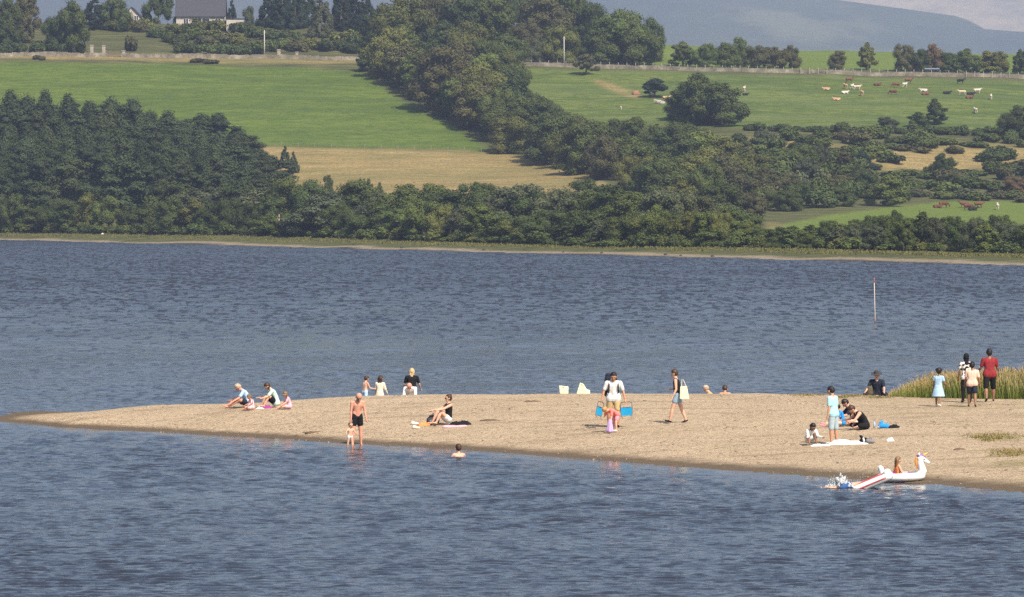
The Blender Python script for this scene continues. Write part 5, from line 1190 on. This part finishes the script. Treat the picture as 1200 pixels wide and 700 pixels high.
p = ground(276, 36); r = empty('outhouse', (p.x, p.y, p.z-.3)); tag(r, 'small pale flat-roofed outhouse right of the slate-roofed cottage', 'outhouse'); MB().box((0,0,1.7),(5.0,4,3.8)).build('wall', RENDER_W, r); MB().box((0,0,3.7),(5.4,4.4,.22)).build('roof', SLATE, r); MB().box((.9,-2.03,1.7),(1.0,.06,2.2)).build('door', WOOD, r)
p = ground(1091, 88); r = empty('cattle_feeder', (p.x, p.y-2, tz(p.x,p.y-2)), .1); tag(r, 'blue-grey metal cattle feeder at the upper stone wall', 'feeder'); FM = simple('blue_metal', (.16,.22,.27,1), metallic=.3)
f = MB()
for k in range(8): f.box((-1.75+.5*k,0,.8),(.06,.06,1.5),0,.25)
f.build('bar', FM, r); MB().box((0,0,1.55),(4.0,.1,.1)).build('top_rail', FM, r); MB().box((0,0,.35),(4.0,1.0,.5)).build('trough', FM, r); MB().add([(-2.1,-.7,1.75),(2.1,-.7,1.75),(2.1,.7,1.75),(-2.1,.7,1.75),(-2.1,0,2.1),(2.1,0,2.1)],[(0,1,5,4),(3,4,5,2),(0,4,3),(1,2,5),(0,3,2,1)]).build('canopy', FM, r)
# ---------------------------------------------------------------- long grass by the beach, shore grass, stones
def blades(name, pts, hts, cols, w_, lean, seed, heads=False):
    rs = np.random.RandomState(seed); n = len(pts); P0 = np.array(pts); Hh = np.array(hts); a = rs.uniform(0,6.28,n); d = np.stack([np.cos(a), np.sin(a), 0*a], -1)
    ln = rs.normal(0, lean, (n,2))*Hh[:,None]; ln[:,0] -= .10*Hh; mid = P0+np.concatenate([ln*.35, (Hh*.55)[:,None]], 1); top = P0+np.concatenate([ln, Hh[:,None]], 1); w = w_*rs.uniform(.6,1.4,n)[:,None]
    V_ = np.stack([P0-d*w, P0+d*w, mid+d*w*.8, mid-d*w*.8, top+d*w*(.9 if heads else .2), top-d*w*(.9 if heads else .2)], 1).reshape(-1,3)
    b_ = np.arange(n)[:,None]*6; Fq = np.concatenate([b_+np.array([[0,1,2,3]]), b_+np.array([[3,2,4,5]])])
    me = mesh_np(name, V_, Fq); hv = np.tile(np.array([0,0,.55,.55,1,1.]), n)+np.repeat(rs.normal(0,.12,n), 6)
    at_ = me.attributes.new('up', 'FLOAT', 'POINT'); at_.data.foreach_set('value', hv.astype(np.float32))
    m = bpy.data.materials.new(name+'_mat'); t = NT(m); u = t.n('ShaderNodeAttribute', attribute_name='up').outputs['Fac']; geo = t.n('ShaderNodeNewGeometry').outputs['Position']
    c = t.ramp(u, cols); c = t.mix(t.ramp(t.noise(geo, .8, 4), [(.35, 0), (.65, .5)]), c, t.mix(1, c, (1.5,1.1,.7,1), 'MULTIPLY'))
    t.out(t.principled(c, .85, spec=.15)); return obj(name, me, m)
rs = np.random.RandomState(77); pts = []; hts = []
for _ in range(21000):
    px = rs.uniform(1042, 1330); yr_ = back_Y(px, 0); dY = rs.uniform(-.6, 9) if px > 1060 else rs.uniform(1.5, 7); g = sp_at(px, yr_+dY)
    k = np.interp(px, [1042,1060,1085,1110,1200], [.20,.40,.64,.78,.86])*(1+.22*float(lownoise(np.array([g.x]), np.array([g.y]), 2.5, 81)[0]))
    if rs.uniform() > .35+.65*k: continue
    pts.append((g.x, g.y, g.z-.04)); hts.append(k*rs.uniform(.55,1.25)*(1.0+max(0,dY)*.035))
tall = blades('long_grass', pts, hts, [(0, (.10,.145,.032,1)), (.68, (.165,.20,.055,1)), (.86, (.25,.235,.10,1)), (1, (.36,.28,.17,1))], .008, .15, 5, True); tag(tall, 'tall seeding grass along the right end of the spit', 'grass', kind='stuff')
pts = []; hts = []
for cx, cy, sx, sy, n_ in [(1170,512,34,3,500),(1185,531,22,4,600),(1160,515,14,3,260),(945,463.5,22,.9,260),(1000,464.5,14,.9,300),(1030,466,16,1.0,260),(988,466,5,.8,160),(1150,513,10,1,150)]:
    for _ in range(n_):
        px = rs.normal(cx, sx*.55); py = rs.normal(cy, sy*.55); g = sp_ground(px, max(py, 462.5)) ; pts.append((g.x+rs.normal(0,.05), g.y, g.z-.01)); hts.append(rs.uniform(.03,.09))
o = blades('short_grass', pts, hts, [(0, (.10,.12,.035,1)), (.5, (.17,.165,.06,1)), (1, (.26,.20,.09,1))], .012, .4, 6); tag(o, 'sparse low green grass on the gravel', 'grass', kind='stuff')
# stones and drift scattered over the spit
n = 5200; V_ = []; F_ = []; base = np.array([(1,0,0),(0,1,0),(-1,0,0),(0,-1,0),(0,0,1),(0,0,-1)]); tri = [(0,1,4),(1,2,4),(2,3,4),(3,0,4),(1,0,5),(2,1,5),(3,2,5),(0,3,5)]
cl = [(rs.uniform(20,1200), rs.uniform(470,560)) for _ in range(50)]
for i in range(n):
    if i % 3 == 0: c_ = cl[rs.randint(len(cl))]; px = c_[0]+rs.normal(0,22); py = c_[1]+rs.normal(0,1.6)
    else:
        px = rs.uniform(-20,1240); py = rs.uniform(464, 585)
    yn_, yr_, h_ = [float(v) for v in spit_col(np.array([px]))]; Yp = F*(HC-.5)/(max(py,462)-PYH)
    if not yn_-.3 < Yp < yr_: continue
    g = sp_at(px, Yp); s = rs.uniform(.012,.04)*(1.5 if rs.uniform() < .06 else 1)
    V_.append(base*np.array([s*rs.uniform(.8,1.9), s, s*.6])*rs.uniform(.8,1.2,(6,1))+np.array(g)); F_ += [tuple(len(V_)*6-6+k for k in f) for f in tri]
m = bpy.data.materials.new('pebble'); t = NT(m); geo = t.n('ShaderNodeNewGeometry').outputs['Position']
t.out(t.principled(t.ramp(t.noise(geo, 3.7, 3, .8), [(.35, (.09,.065,.05,1)), (.5, (.20,.15,.11,1)), (.65, (.45,.38,.30,1))]), .85))
o = obj('stones', mesh_np('stones', np.concatenate(V_), np.array(F_)), m); tag(o, 'small dark and pale stones strewn over the spit', 'stones', kind='stuff')
# rough grass tussocks on the far shore verge and in the straw field
pts = []; hts = []
for _ in range(26000):
    px = rs.uniform(-40,1240); u = rs.uniform(1.25, 2.3); ys_, zs_ = None, None
    j = int(np.clip(np.searchsorted(TPX, px),1,len(TPX)-1)); i_ = np.interp(u, TU, np.arange(len(TU))); i0 = int(i_)
    Yv = TY[i0,j]; Zv = TZ[i0,j]; g = (xof(px, Yv), Yv+rs.uniform(-1,1), Zv)
    if Zv < .75: continue
    pts.append((g[0], g[1], tz(g[0], g[1])-.05)); hts.append(rs.uniform(.10,.34))
o = blades('shore_grass', pts, hts, [(0, (.085,.10,.032,1)), (.7, (.12,.13,.045,1)), (1, (.17,.16,.065,1))], .09, .25, 7); tag(o, 'rough yellowish grass on the far shore', 'grass', kind='stuff')
